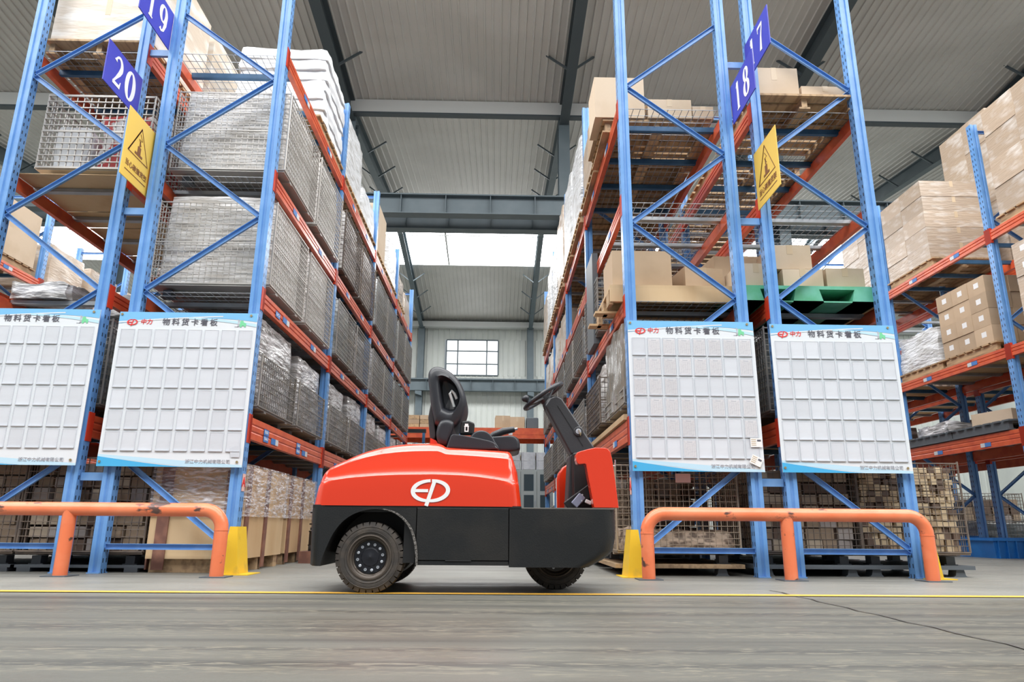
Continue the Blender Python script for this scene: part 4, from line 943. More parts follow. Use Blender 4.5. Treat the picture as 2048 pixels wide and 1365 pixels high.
# ------------------------------------------------------------------ notice boards
POCKM = None
def board(x0, x1, z0, z1, y, label):
    global POCKM
    W_, H_ = x1 - x0, z1 - z0; t = thing('notice_board', (x0, y, z0), 0, label, 'notice board', 'card boards on the rack ends')
    MB().box(0, W_, -.006, 0, 0, H_).build('panel', BOARD, t)
    def flat(poly_top, poly_bot, nm, m, yy):
        mb = MB(); mb.loft([[(x, yy, z) for x, z in poly_top], [(x, yy, z) for x, z in poly_bot]], cap=False, closed=False)
        n_ = len(poly_top); mb.build(nm, m, t)
    xs = [W_ * k / 16 for k in range(17)]
    top = [(x, H_) for x in xs]
    flat(top, [(x, H_ - .022 - .075 * (1 - (x / W_)) ** 1.9 - .05 * (x / W_) ** 3) for x in xs], 'blue_swoosh', BSKY, -.0072)
    flat([(x, H_ - .018 - .062 * (1 - (x / W_)) ** 1.6) for x in xs[:13]], [(x, H_ - .026 - .066 * (1 - (x / W_)) ** 1.6) for x in xs[:13]], 'white_swoosh', BOARD, -.0082)
    flat([(x, H_ - .030 - .060 * (x / W_) ** 3) for x in xs[8:]], [(x, H_ - .045 - .070 * (x / W_) ** 3) for x in xs[8:]], 'pale_swoosh', BSKYL, -.0084)
    flat([(x, .075 * (1 - x / (W_ * .62)) ** 1.3 if x < W_ * .62 else 0) for x in xs[:11]], [(x, 0) for x in xs[:11]], 'deep_blue_swoosh', BDEEP, -.0072)
    flat([(x, .075 * (1 - x / W_) + .016) for x in xs], [(x, max(0, .07 * (1 - x / (W_ * .62))) if x < W_ * .62 else 0) for x in xs], 'pale_blue_swoosh', BSKYL, -.0068)
    def txt(s_, size, m, x, z, nm, **k):
        me = text_mesh(nm, s_, size, m, **k); o = child(nm, me, t, (x, -.0085, z), (PI / 2, 0, 0)); return o
    txt('物料货卡看板', .062, DARKT, W_ * .515, H_ - .083, 'title_lettering', bold=.0004, space=1.42)
    txt('中力', .047, REDT, W_ * .200, H_ - .083, 'red_lettering', bold=.0003, shear=.12)
    lg = MB(); logo(lg, W_ * .098, H_ - .087, .038, .0085); lg.build('logo', REDT, t)
    txt('浙江中力机械有限公司', .034, GREYT, W_ * .76, .040, 'footer_lettering')
    ic = MB(); ic.box(W_ * .862, W_ * .868, -.0085, -.0075, H_ - .115, H_ - .05); ic.box(W_ * .84, W_ * .868, -.0085, -.0075, H_ - .115, H_ - .110); ic.box(W_ * .87, W_ * .875, -.0085, -.0075, H_ - .11, H_ - .06)
    ic.build('truck_icon', GREYT, t)
    ic = MB(); ic.prism([(W_ * .875, H_ - .105), (W_ * .92, H_ - .105), (W_ * .925, H_ - .085), (W_ * .905, H_ - .078), (W_ * .90, H_ - .062), (W_ * .88, H_ - .062)], -.0088, -.0078); ic.lathe([(.009, -.0092), (.009, -.0078)], (W_ * .885, 0, H_ - .108), 12); ic.lathe([(.007, -.0092), (.007, -.0078)], (W_ * .915, 0, H_ - .108), 12)
    ic.build('truck_icon', BGREEN, t)
    if POCKM is None:
        pw, ph = .108, .146; m = MB(); m.box(-pw / 2 + .004, pw / 2 - .004, -.003, -.0, .004, ph - .004, 1)
        e = .004
        m.box(-pw / 2, -pw / 2 + e, -.006, 0, 0, ph, 0); m.box(pw / 2 - e, pw / 2, -.006, 0, 0, ph, 0); m.box(-pw / 2, pw / 2, -.010, 0, 0, e * 1.4, 0); m.box(-pw / 2, pw / 2, -.004, 0, ph - e, ph, 0)
        POCKM = m.mesh('card_pocket', [POCK, POCKP])
    for r_ in range(6):
        for c_ in range(8):
            x = .027 + .056 + c_ * (W_ - .054 - .112) / 7; z = H_ - .142 - .146 - r_ * .1625
            child('card_pocket', POCKM, t, (x + .002 * math.sin(r_ * 3 + c_), -.006, z))
    for x, z in ((.02, .035), (W_ - .04, .04), (.02, H_ - .02), (W_ - .05, H_ - .02)):
        m = MB(); m.lathe([(.0095, -.013), (.0085, -.006)], (x, 0, z), 12); m.build('bolt', BRASS, t)
    return t
def logo(mb, cx, cz, w_, y, th=.0015):
    """the EP mark, w_ = half width"""
    s_ = w_; sh = .10
    def X(p): return [(cx + (x + z * sh) * s_, cz + z * s_) for x, z in p]
    lw = .21 * s_
    stroke(mb, X([(-.06, .60)] + arc(-.02, .05, .95, .55, 98, 262, 26)), [lw * .8] + [lw * (.75 + .35 * math.sin(PI * k / 26)) for k in range(27)], -y, th)
    stroke(mb, X([(-.93, .05), (-.12, .05)]), lw * .8, -y - .0001, th)
    stroke(mb, X([(.18, .62), (-.12, -.78)]), lw, -y - .0002, th)
    stroke(mb, X([(.02, .60)] + arc(.06, .05, .93, .55, 88, -92, 26)), [lw * .8] + [lw * (.75 + .35 * math.sin(PI * k / 26)) for k in range(27)], -y - .0003, th)
BY_ = RY0 - .078
bds = [board(-3.016, -1.926, .772, 1.99, BY_, 'white card board on the end of rack nineteen, with a torn lower corner pocket'),
       board(-4.262, -3.172, .776, 2.005, BY_, 'white card board on the end of rack twenty, at the west edge'),
       board(1.043, 2.063, .774, 1.975, BY_, 'white card board on the end of rack eighteen, its pockets full of printed cards'),
       board(2.20, 3.215, .774, 1.962, BY_, 'white card board on the end of rack seventeen, with blurred empty pockets')]
# printed cards in the rack eighteen board, two loose cards
pr = mat('printed_card', (.64, .635, .655), .3, col2=(.58, .57, .60), vs=60, lo=.5, hi=.62, rnd=.05)
cardm = MB().box(-.046, .046, -.0012, 0, 0, .125).mesh('printed_card', pr)
lines = MB(); [lines.box(-.038, .038, -.0016, -.0011, .012 + .0115 * i, .0128 + .0115 * i) for i in range(9)]; [lines.box(x, x + .0008, -.0016, -.0011, .01, .105) for x in (-.036, -.018, .0, .016, .034)]; lines.box(-.02, .02, -.0016, -.0011, .112, .118)
linem = lines.mesh('print_lines', GREYT)
for r_, cols in ((0, (1, 2, 3, 4, 5, 6, 7)), (1, (0, 1, 2, 3, 4, 5, 7)), (2, (0, 1, 2)), (3, (1, 2, 3, 4, 5, 6, 7)), (4, (0, 1, 2, 3, 7)), (5, (3,))):
    for c_ in cols:
        W_ = 1.02; H_ = 1.201; x = .027 + .056 + c_ * (W_ - .054 - .112) / 7; z = H_ - .142 - .146 - r_ * .1625
        o = child('printed_card', cardm, bds[2], (x, -.0098, z + .008)); child('print_lines', linem, o)
for x, z, rz_, r2_ in ((.965, .225, 0, 0), (.955, .085, .45, 0)):
    o = child('photo_card', MB().box(-.045, .045, -.002, 0, -.035, .035).mesh('photo_card', PAPER), bds[2], (x, -.017, z), (0, rz_, 0))
    m = MB(); [m.box(-.038, -.002, -.003, -.002, -.022 + .014 * i, -.017 + .014 * i) for i in range(4)]; m.build('printed_stripe', TAPE, o)
    m = MB(); m.box(.008, .036, -.003, -.002, .008, .022); m.build('printed_mark', DARKT, o)
m = MB(); m.prism([(1.0, .075), (1.065, .075), (1.065, .155), (1.03, .16), (.985, .14)], -.013, -.0125); m.build('torn_film', POCK, bds[0])

# ------------------------------------------------------------------ aisle number signs and warning signs
def numsign(loc, s_, label, face, w_=.54, h_=.375):
    """plate lies in the y,z plane, reading side looks along face (+1 east, -1 west)"""
    t = thing('aisle_sign', loc, 0, label, 'sign', 'aisle number signs')
    MB().box(-.004, .004, 0, w_, 0, h_).build('plate', SIGNB, t)
    for fc in (face,):
        mb = MB(); cx = [(-.5, .0)[0]]
        Mx = Matrix(((0, -1 if fc > 0 else 1, 0, fc * .0045), (1 if fc > 0 else -1, 0, 0, 0 if fc > 0 else w_), (0, 0, 1, 0), (0, 0, 0, 1)))
        dw = .20; n = len(s_)
        for i, ch in enumerate(s_):
            ox = w_ / 2 + (i - (n - 1) / 2) * dw; oz = h_ * .5; hh = .135
            def T(p): return [(ox + x * hh * .58, oz + z * hh) for x, z in p]
            off = [0]
            def st(path, wd): off[0] -= .0003; stroke(mb, T(path), [q * hh for q in wd] if isinstance(wd, list) else wd * hh, off[0], .002, 0, Mx)
            if ch == '0': st(arc(0, 0, .72, .92, 0, 360, 40), [.12 + .26 * abs(math.cos(2 * PI * k / 40)) for k in range(41)])
            if ch == '1': st([(0, -.95), (0, .95)], .30); st([(-.42, -.95), (.42, -.95)], .10); st([(-.40, .62), (0, .90)], [.04, .20])
            if ch == '2': st(arc(0, .42, .62, .50, 165, -20, 18) + [(.35, -.05), (-.1, -.45), (-.6, -.88)], [.30, .22, .12] + [.12 + .22 * k / 16 for k in range(16)] + [.28, .16, .12]); st([(-.66, -.86), (.62, -.86), (.74, -.5)], [.22, .24, .05])
            if ch == '9': st(arc(0, .36, .62, .56, 0, 360, 32), [.10 + .24 * abs(math.cos(2 * PI * k / 32)) for k in range(33)]); st([(.62, .36), (.60, -.2), (.3, -.72), (-.1, -.88), (-.42, -.75)], [.30, .30, .2, .12, .28])
            if ch == '8': st(arc(0, .48, .48, .42, 0, 360, 28), [.10 + .2 * abs(math.cos(2 * PI * k / 28)) for k in range(29)]); st(arc(0, -.46, .60, .48, 0, 360, 28), [.10 + .24 * abs(math.cos(2 * PI * k / 28)) for k in range(29)])
            if ch == '7': st([(-.66, .84), (.62, .84)], .20); st([(-.64, .92), (-.66, .5)], [.12, .05]); st([(.60, .84), (.1, .0), (-.12, -.92)], [.08, .2, .34])
        mb.build('numeral', WHITEP, t)
    return t
numsign((-3.165, 4.89, 3.765), '20', 'blue sign reading 20 on the front of rack twenty', 1)
numsign((-2.985, 4.90, 4.455), '19', 'blue sign reading 19 on the front of rack nineteen', 1)
numsign((2.06, 4.90, 3.81), '18', 'blue sign reading 18 on the front of rack eighteen', -1)
numsign((2.22, 4.90, 4.245), '17', 'blue sign reading 17 on the front of rack seventeen', -1)
def warnsign(loc, label, face, w_, h_):
    t = thing('warning_sign', loc, 0, label, 'sign', 'yellow warning signs')
    MB().box(-.003, .003, 0, w_, 0, h_).build('plate', SIGNY, t)
    Mx = Matrix(((0, -1 if face > 0 else 1, 0, face * .0035), (1 if face > 0 else -1, 0, 0, 0 if face > 0 else w_), (0, 0, 1, 0), (0, 0, 0, 1)))
    mb = MB(); cx, cz, a = w_ / 2, h_ * .60, w_ * .36
    stroke(mb, [(cx - a, cz - a * .75), (cx, cz + a * .95), (cx + a, cz - a * .75), (cx - a, cz - a * .75), (cx, cz + a * .95)], .014, 0, .002, 0, Mx)
    mb.build('warning_triangle', SIGNBR, t)
    mb = MB(); stroke(mb, [(cx, cz - a * .5), (cx, cz - a * .1)], .05, 0, .002, 0, Mx); stroke(mb, [(cx, cz - .01), (cx, cz + .04)], .016, 0, .002, 0, Mx); stroke(mb, [(cx - .06, cz - a * .55), (cx + .06, cz - a * .55)], .02, 0, .002, 0, Mx)
    stroke(mb, [(cx - .01, cz + .10), (cx + .03, cz + .05), (cx - .02, cz + .05), (cx + .02, cz + .0)], .007, 0, .002, 0, Mx)
    mb.build('hazard_symbol', SIGNBR, t)
    me = text_mesh('lettering', '当心碰撞货架', w_ * .13, SIGNBR, ext=.0008, bold=.001); o = child('lettering', me, t)
    o.matrix_local = Matrix.Translation((face * .004, w_ / 2, h_ * .22)) @ Matrix(((0, 0, face, 0), (face, 0, 0, 0), (0, 1, 0, 0), (0, 0, 0, 1)))
    mb = MB(); stroke(mb, [(w_ * .12, h_ * .12), (w_ * .88, h_ * .12)], .008, 0, .001, 0, Mx); mb.build('lettering_line', SIGNBR, t)
warnsign((-3.0, 5.04, 3.03), 'yellow warning sign hanging beside sign twenty', 1, .44, .60)
warnsign((2.215, 4.96, 2.985), 'yellow warning sign hanging below sign seventeen', -1, .48, .53)
# red letter plates on the aisle feet, and shelf labels that can be read
for x, y, s_, par in ((XR - .003, RY0, -1, r18), (XL + .003, RY0, 1, r19)):
    o = child('letter_plate', MB().box(-.001, .001, -.03, .03, 0, .13).mesh('letter_plate', PINK), par, (x - par.location.x, 0, .60))
    me = text_mesh('lettering', 'A', .10, REDT, bold=.002); q = child('lettering', me, o)
    q.matrix_local = Matrix.Translation((s_ * .002, 0, .065)) @ Matrix(((0, 0, s_, 0), (s_, 0, 0, 0), (0, 1, 0, 0), (0, 0, 0, 1)))
for yy, zz, s_ in ((.42, 1.100, '13-B-1'), (.42, 1.045, '13-A-1'), (1.40, 1.100, '13-B-2'), (1.40, 1.045, '13-A-2'), (.42, 2.13, '13-C-1')):
    o = child('label_plate', MB().box(-.001, .001, -.062, .062, -.025, .025).mesh('label_plate', STB), r19, (XL + .001 - r19.location.x + .0015, yy, zz))
    me = text_mesh('lettering', s_, .036, WHITEP, ext=.0006, bold=.0006); q = child('lettering', me, o)
    q.matrix_local = Matrix.Translation((.0016, 0, 0)) @ Matrix(((0, 0, 1, 0), (1, 0, 0, 0), (0, 1, 0, 0), (0, 0, 0, 1)))

# ------------------------------------------------------------------ the tow tractor
TUG = thing('tow_tractor', (0, 0, 0), 0, 'red and black electric tow tractor parked side-on at the mouth of the aisle', 'tow tractor')
Y0T, Y1T = 3.94, 4.82; YC = 4.38; HWT = .44
def catmull(pts, n=8):
    out = []; P = [pts[0]] + list(pts) + [pts[-1]]
    for i in range(1, len(P) - 2):
        p0, p1, p2, p3 = [Vector(q) for q in P[i - 1:i + 3]]
        for k in range(n):
            t = k / n; out.append(.5 * ((2 * p1) + (-p0 + p2) * t + (2 * p0 - 5 * p1 + 4 * p2 - p3) * t * t + (-p0 + 3 * p1 - 3 * p2 + p3) * t ** 3))
    out.append(Vector(P[-2])); return out
# hood: sections across Y at stations s (0..1 along the length); each has bottom x, top x, top z
def lerp_tab(tab, x):
    for (a, va), (b_, vb) in zip(tab, tab[1:]):
        if x <= b_: t = (x - a) / (b_ - a); return va + (vb - va) * t
    return tab[-1][1]
top_tab = [(-1.02, .575), (-1.0, .610), (-.985, .632), (-.955, .652), (-.89, .69), (-.826, .724), (-.75, .760), (-.662, .787), (-.56, .806), (-.465, .814), (-.38, .816), (-.335, .815), (-.315, .808), (-.29, .792), (-.25, .787), (-.1, .781), (.07, .773), (.095, .768), (.112, .752), (.125, .715), (.14, .66)]
crease_tab = [(-1.02, .560), (-.971, .588), (-.82, .612), (-.68, .625), (-.541, .632), (-.345, .636), (-.2, .632), (-.05, .620), (.105, .592), (.14, .585)]
def hw_at(x):                                    # half width, plan view, rounded corners
    r = .075; d = min(x + 1.008, .142 - x)
    return HWT - (r - math.sqrt(max(0, r * r - max(0, r - d) ** 2)) if d < r else 0)
hood = MB(); secs = []
st_ = [-1.008, -1.005, -1.0, -.99, -.975, -.955, -.93, -.90] + [-.86 + .04 * i for i in range(13)] + [-.355, -.335, -.322, -.31, -.30, -.29, -.27, -.2, -.1, 0, .04, .07, .09, .105, .118, .128, .136, .141, .142]
for x in st_:
    hw = hw_at(x) - .004; zt = lerp_tab(top_tab, x); zc = min(lerp_tab(crease_tab, x), zt - .035); zb = .459
    half = [(hw, zb), (hw + .0, zb + (zc - zb) * .4), (hw - .001, zb + (zc - zb) * .8), (hw - .003, zc - .006), (hw - .008, zc), (hw - .016, zc + .004), (hw - .020, zc + .012)]
    hgt = zt - zc - .012
    for k in range(1, 9):                        # shoulder: leans in, then a round edge to the top
        a = PI / 2 * k / 8; rr = min(.085, max(.02, hgt * .5)); lean = .03 * min(1, hgt / .17)
        half.append((hw - .020 - lean * min(1, k / 3) - rr * (1 - math.cos(a)), zc + .012 + (hgt - rr) * min(1, (k) / 2.0) * (1 if k >= 2 else .9) + rr * math.sin(a) * (1 if k > 1 else .35)))
    half[-1] = (half[-1][0], zt)
    half.append((hw * .45, zt + .004 * min(1, hgt / .1)))
    # ends rake back: front end leans in with height
    def rk(z):
        if x > .05: return -.036 * ((z - .459) / .31) * ((x - .05) / .09)
        if x < -.93: return .022 * ((z - .459) / .15) * min(1, (-.93 - x) / .07)
        return 0
    sec = [(x + rk(z), YC - y, z) for y, z in half] + [(x + rk(z), YC + y, z) for y, z in half[::-1]]
    secs.append(sec)
hood.loft(secs); hood.build('hood', HOOD, TUG, smooth=34)
lg = MB(); logo(lg, -.3635, .5365, .0985, -(Y0T + .0035), .0022); lg.build('emblem', WHITEP, TUG)
m = MB(); m.box(-1.0, .14, Y0T + .008, Y1T - .008, .449, .462); m.build('hood_seam', BLACKD, TUG)
# chassis with an arch over the rear wheel pair
arch = [(-.936, .142), (-.926, .19), (-.905, .25), (-.876, .315), (-.835, .370), (-.785, .408), (-.73, .430), (-.672, .440), (-.61, .436), (-.55, .415), (-.50, .375), (-.466, .325), (-.445, .26), (-.436, .20), (-.434, .150)]
ac = [(p.x, p.y) for p in catmull([Vector((a, b_)) for a, b_ in arch], 3)]
def plan_round(mb, poly, r, xr, side):
    """prism whose far-x end is rounded in plan"""
    secs = []
    n = 7
    for k in range(n + 1):
        a = PI / 2 * k / n; secs.append((Y0T + r * (1 - math.sin(a)), r * (1 - math.cos(a))))
    ys = [(y, d) for y, d in secs[::-1]]; ys = sorted([(y, d) for y, d in secs]) + sorted([(Y0T + Y1T - y, d) for y, d in secs])
    out = []
    for y, d in ys:
        d = r - math.sqrt(max(0, r * r - max(0, r - min(y - Y0T, Y1T - y)) ** 2))
        out.append([((x - d if side > 0 else x + d) if abs(x - xr) < .16 and ((side > 0 and x > xr - .16) or (side < 0 and x < xr + .03)) else x, y, z) for x, z in poly])
    mb.loft(out)
for y0, y1 in ((Y0T, Y0T + .03), (Y1T - .03, Y1T)):
    m = MB(); m.loft([[(x, y0, z), (x, y1, z), (x, y1, .450), (x, y0, .450)] for x, z in ac]); m.build('rear_fender', BLACKP, TUG)
m = MB(); plan_round(m, [(-1.0105, .4500), (-1.0, .149), (-.99, .142), (-.936, .142), (-.936, .4500)], .05, -1.0, -1); m.build('rear_bumper', BLACKP, TUG, smooth=30)
m = MB(); m.prism([(x, z + .006) for x, z in ac] + [(x, z + .018) for x, z in ac[::-1]], Y0T + .02, Y1T - .02); m.build('wheel_arch_liner', BLACKD, TUG)
m = MB(); m.lathe([(.255, 0), (.255, .28)], (-.690, 4.24, .305), 40); m.box(-.50, -.436, Y0T + .03, Y1T - .03, .16, .44); m.box(-.93, -.436, Y0T + .03, Y1T - .03, .425, .447); m.build('axle_housing', BLACKD, TUG)
m = MB(); tr_ = [(x + .006, z) for x, z in ac if x > -.64]; 
m.loft([[(x, Y0T - .006, z), (x + .012, Y0T - .006, z + .004), (x + .012, Y0T + .004, z + .004), (x, Y0T + .004, z)] for x, z in tr_]); m.build('arch_trim', mat('grey_rubber_trim', (.12, .11, .10), .5, bump=.6, bs=60), TUG)
m = MB(); m.box(-.430, .070, Y0T, Y1T, .175, .450); m.build('battery_panel', BLACKP, TUG, bevel=.003)
m = MB(); m.box(-.430, .070, Y0T + .004, Y1T - .004, .150, .172); m.box(-.27, -.13, Y0T - .001, Y0T + .01, .170, .176); m.build('side_sill', BLACKP, TUG, bevel=.002)
fp = [(.074, .447), (.074, .142), (.515, .142), (.60, .185), (.650, .226), (.666, .30), (.668, .447)]
m = MB(); plan_round(m, fp, .10, .66, 1); m.build('front_panel', BLACKP, TUG, smooth=30)
m = MB(); m.box(.10, .655, Y0T + .02, Y1T - .02, .447, .456); m.build('step_mat', mat('step_plate', (.10, .095, .085), .5), TUG, bevel=.002)
# drawbar coupling at the rear
t_ = MB(); t_.box(-1.06, -1.0, YC - .05, YC + .05, .22, .34); t_.box(-1.10, -1.05, YC - .06, YC + .06, .22, .235); t_.box(-1.10, -1.05, YC - .06, YC + .06, .325, .34); t_.build('coupling', BLACKD, TUG)
# wheels
def wheel(x, y, r, w_, name='wheel', lugs=12, dist=1):
    """dist: +1 when the outer side faces the viewer (-y)"""
    s_ = -1 if dist > 0 else 1
    wo = thing(name, (x, y, r)); wo.parent = TUG
    tm = MB(); hw = w_ / 2; ri = r * .62
    tm.lathe([(ri, -hw * .92), (ri + .012, -hw), (r * .80, -hw * 1.04), (r * .885, -hw * .98), (r * .90, -hw * .9), (r * .945, -hw * .8), (r * .95, 0), (r * .945, hw * .8), (r * .90, hw * .9), (r * .885, hw * .98), (r * .80, hw * 1.04), (ri + .012, hw), (ri, hw * .92)], (0, 0, 0), 64, ringed=True)
    n = 31
    for k in range(n):
        a0 = 2 * PI * (k + .09) / n; a1 = 2 * PI * (k + .91) / n
        for sd in (-1, 1):
            off = .5 * 2 * PI / n if sd > 0 else 0; vs = []
            for a in (a0 + off, a1 + off):
                for rr, yy in ((r * .875, sd * hw * .985), (r * .985, sd * hw * .90), (r, sd * hw * .74), (r, sd * hw * .08), (r * .93, sd * hw * .08)): vs.append((rr * math.cos(a), yy, rr * math.sin(a)))
            tm.add(vs, [(0, 1, 2, 3, 4), (9, 8, 7, 6, 5), (0, 5, 6, 1), (1, 6, 7, 2), (2, 7, 8, 3), (3, 8, 9, 4)])
    tm.lathe([(r * .84, s_ * hw * 1.03), (r * .85, s_ * hw * 1.05), (r * .86, s_ * hw * 1.0)], (0, 0, 0), 64, ringed=True)
    tm.lathe([(r * .70, s_ * hw * 1.02), (r * .71, s_ * hw * 1.05), (r * .72, s_ * hw * 1.02)], (0, 0, 0), 64, ringed=True)
    tm.build('tyre', RUBBER, wo, smooth=30)
    rm = MB(); rm.lathe([(.01, s_ * hw * .38), (ri + .003, s_ * hw * .38), (ri + .003, s_ * hw * .86), (ri + .004, s_ * hw * 1.0), (ri - .004, s_ * hw * 1.03), (ri - .010, s_ * hw * .86), (ri - .018, s_ * hw * .80), (ri - .020, s_ * hw * .55), (ri - .028, s_ * hw * .45), (.01, s_ * hw * .45)], (0, 0, 0), 48); rm.build('rim', RIMM, wo, smooth=35)
    hb = MB(); hb.lathe([(ri - .0295, s_ * hw * .44), (ri - .030, s_ * hw * .52), (.05, s_ * hw * .54), (.045, s_ * hw * .60), (.006, s_ * hw * .60), (.004, s_ * hw * .62)], (0, 0, 0), 40); hb.build('hub_disc', HUB, wo, smooth=35)
    for k in range(lugs):
        a = 2 * PI * (k + .35) / lugs; cx, cz = .0685 * math.cos(a), .0685 * math.sin(a); l_ = MB()
        if k % 2: l_.lathe([(.0078, s_ * hw * .53), (.0078, s_ * hw * .66), (.006, s_ * hw * .68), (.001, s_ * hw * .68)], (cx, 0, cz), 12)
        else: l_.lathe([(.0078, s_ * hw * .53), (.0078, s_ * hw * .62), (.0048, s_ * hw * .62), (.0046, s_ * hw * .56), (.001, s_ * hw * .56)], (cx, 0, cz), 12)
        l_.build('wheel_nut', CHROME, wo)
    return wo
wheel(-.681, 4.035, .187, .135); wheel(-.681, 4.725, .187, .135, dist=-1)
m = MB(); m.tube([(-.681, 4.10, .187), (-.681, 4.66, .187)], .045, 16); m.build('axle', BLACKD, TUG)
wheel(.356, 4.38, .188, .15, 'drive_wheel', 6)
m = MB(); m.box(.25, .46, 4.30, 4.46, .36, .44); m.build('drive_unit', BLACKD, TUG)
# front cowl: two side wings and a face
m = MB()
wing = [(.547, .458), (.512, .66), (.507, .695), (.500, .700), (.466, .697), (.455, .705), (.450, .725), (.451, .752), (.458, .764), (.474, .770), (.515, .782), (.56, .792), (.612, .792), (.632, .786), (.645, .77), (.655, .73), (.668, .62), (.684, .458)]
wing2 = [(.40, .458), (.40, .66), (.41, .70), (.44, .74), (.50, .775), (.56, .792), (.612, .792), (.632, .786), (.645, .77), (.655, .73), (.668, .62), (.684, .458)]
m.prism(wing, Y0T + .045, Y0T + .135); m.build('cowl_wing', HOOD, TUG, bevel=.016, seg=4)
m = MB(); m.prism(wing2, Y1T - .13, Y1T - .045); m.build('cowl_wing', HOOD, TUG, bevel=.016, seg=4)
m = MB(); m.loft([[(x, y, z) for x, z in ((.632, .458), (.612, .62), (.605, .74), (.60, .785), (.628, .784), (.642, .75), (.666, .62), (.680, .458))] for y in (Y0T + .12, Y1T - .12)]); m.build('cowl_face', HOOD, TUG, bevel=.008)
m = MB(); m.box(.668, .69, YC - .1, YC + .1, .63, .68); m.build('head_lamp', SILV, TUG, bevel=.006)
m = MB(); m.tube([(.66, 4.1, .70), (.69, 4.1, .70), (.69, 4.1, .735)], .004, 8); m.build('hook', SILV, TUG)
# pedestal and tilted steering column
m = MB(); m.prism([(.455, .456), (.452, .78), (.54, .80), (.61, .78), (.60, .456)], YC - .20, YC + .20); m.build('pedestal', BLACKD, TUG, bevel=.01)
m = MB(); m.prism([(.425, .456), (.445, .775), (.475, .79), (.475, .456)], YC - .10, YC + .10); m.build('pedestal_rib', PLAST, TUG, bevel=.008)
m = MB(); m.prism([(.296, 1.085), (.330, 1.135), (.372, 1.150), (.405, 1.130), (.600, .832), (.585, .790), (.455, .785)], YC - .075, YC + .075); m.build('steering_column', PLAST, TUG, bevel=.012, seg=3)
m = MB(); m.bar((.375, YC - .0765, 1.085), (.53, YC - .0765, .835), .0025, .003, (0, 1, 0)); m.build('column_seam', BLACKD, TUG)
m = MB(); m.lathe([(.030, 0), (.030, -.006), (.026, -.010), (.018, -.010), (.016, -.004), (.001, -.004)], (.502, YC - .075, .925), 24); m.build('key_switch', PLAST, TUG, smooth=40)
m = MB(); m.lathe([(.017, -.009), (.017, -.013), (.010, -.014), (.001, -.014)], (.502, YC - .075, .925), 20); k_ = m.build('key_barrel', CHROME, TUG, smooth=40)
m = MB(); m.bar((.502, YC - .092, .935), (.514, YC - .092, .897), .003, .009, (0, 1, 0)); m.bar((.518, YC - .092, .918), (.512, YC - .092, .900), .003, .012, (0, 1, 0)); m.build('key', BRASS, TUG)
m = MB(); m.lathe([(.058, 0), (.060, .012), (.052, .035), (.035, .05)], (0, 0, 0), 24, axis='z'); o = m.build('column_collar', PLAST, TUG, smooth=40); o.location = (.350, YC, 1.098); o.rotation_euler = (0, -math.radians(34), 0)
wh = thing('steering_wheel', (.293, YC, 1.158)); wh.parent = TUG; wh.rotation_euler = (0, -math.radians(34.5), 0)
m = MB(); R_ = .140; ring = [(R_ * math.cos(2 * PI * k / 40), R_ * math.sin(2 * PI * k / 40), 0) for k in range(41)]; m.tube(ring, .0135, 12, cap=False); m.build('rim', VINYL, wh, smooth=60)
m = MB(); m.lathe([(.001, .012), (.030, .012), (.042, .0), (.040, -.03), (.030, -.055), (.001, -.055)], (0, 0, 0), 24, axis='z'); m.build('hub', PLAST, wh, smooth=40)
for a in (90, 210, 330):
    c_, s2 = math.cos(math.radians(a)), math.sin(math.radians(a)); m = MB(); m.loft([[(c_ * r_ - s2 * q, s2 * r_ + c_ * q, z_) for q, z_ in ((-w_, -.012 + dz), (w_, -.012 + dz), (w_, .0 + dz), (-w_, .0 + dz))] for r_, w_, dz in ((.03, .026, -.008), (.08, .018, -.004), (.138, .016, .004))]); m.build('spoke', PLAST, wh)
m = MB(); m.lathe([(.001, .062), (.016, .060), (.024, .050), (.024, .038), (.014, .026), (.008, .02), (.008, .0)], (-.112, -.06, .0), 20, axis='z'); m.build('spinner_knob', VINYL, wh, smooth=50)
m = MB(); m.bar((.330, YC - .05, 1.14), (.352, YC - .07, 1.195), .02, .006, (1, 0, 0)); m.build('indicator_stalk', GREYPL, TUG)
# pedal assembly seen below the cowl
m = MB(); m.bar((.41, Y0T + .20, .462), (.56, Y0T + .20, .57), .03, .07, (0, 0, 1)); m.build('pedal_arm', BLACKD, TUG, bevel=.006)
m = MB(); m.bar((.445, Y0T + .15, .474), (.495, Y0T + .15, .53), .02, .045, (0, 0, 1)); m.build('pedal_plate', mat('grey_blue_pad', (.22, .24, .33), .4), TUG, bevel=.005)
m = MB(); m.bar((.51, Y0T + .15, .50), (.545, Y0T + .15, .485), .02, .022, (0, 0, 1)); m.build('pedal_link', GSTEELL, TUG, bevel=.005)
m = MB(); [m.lathe([(.005, -.02), (.004, -.024), (.001, -.024)], (x, Y0T + .15, z), 10) for x, z in ((.492, .532), (.488, .498))]; m.build('bolt', CHROME, TUG)
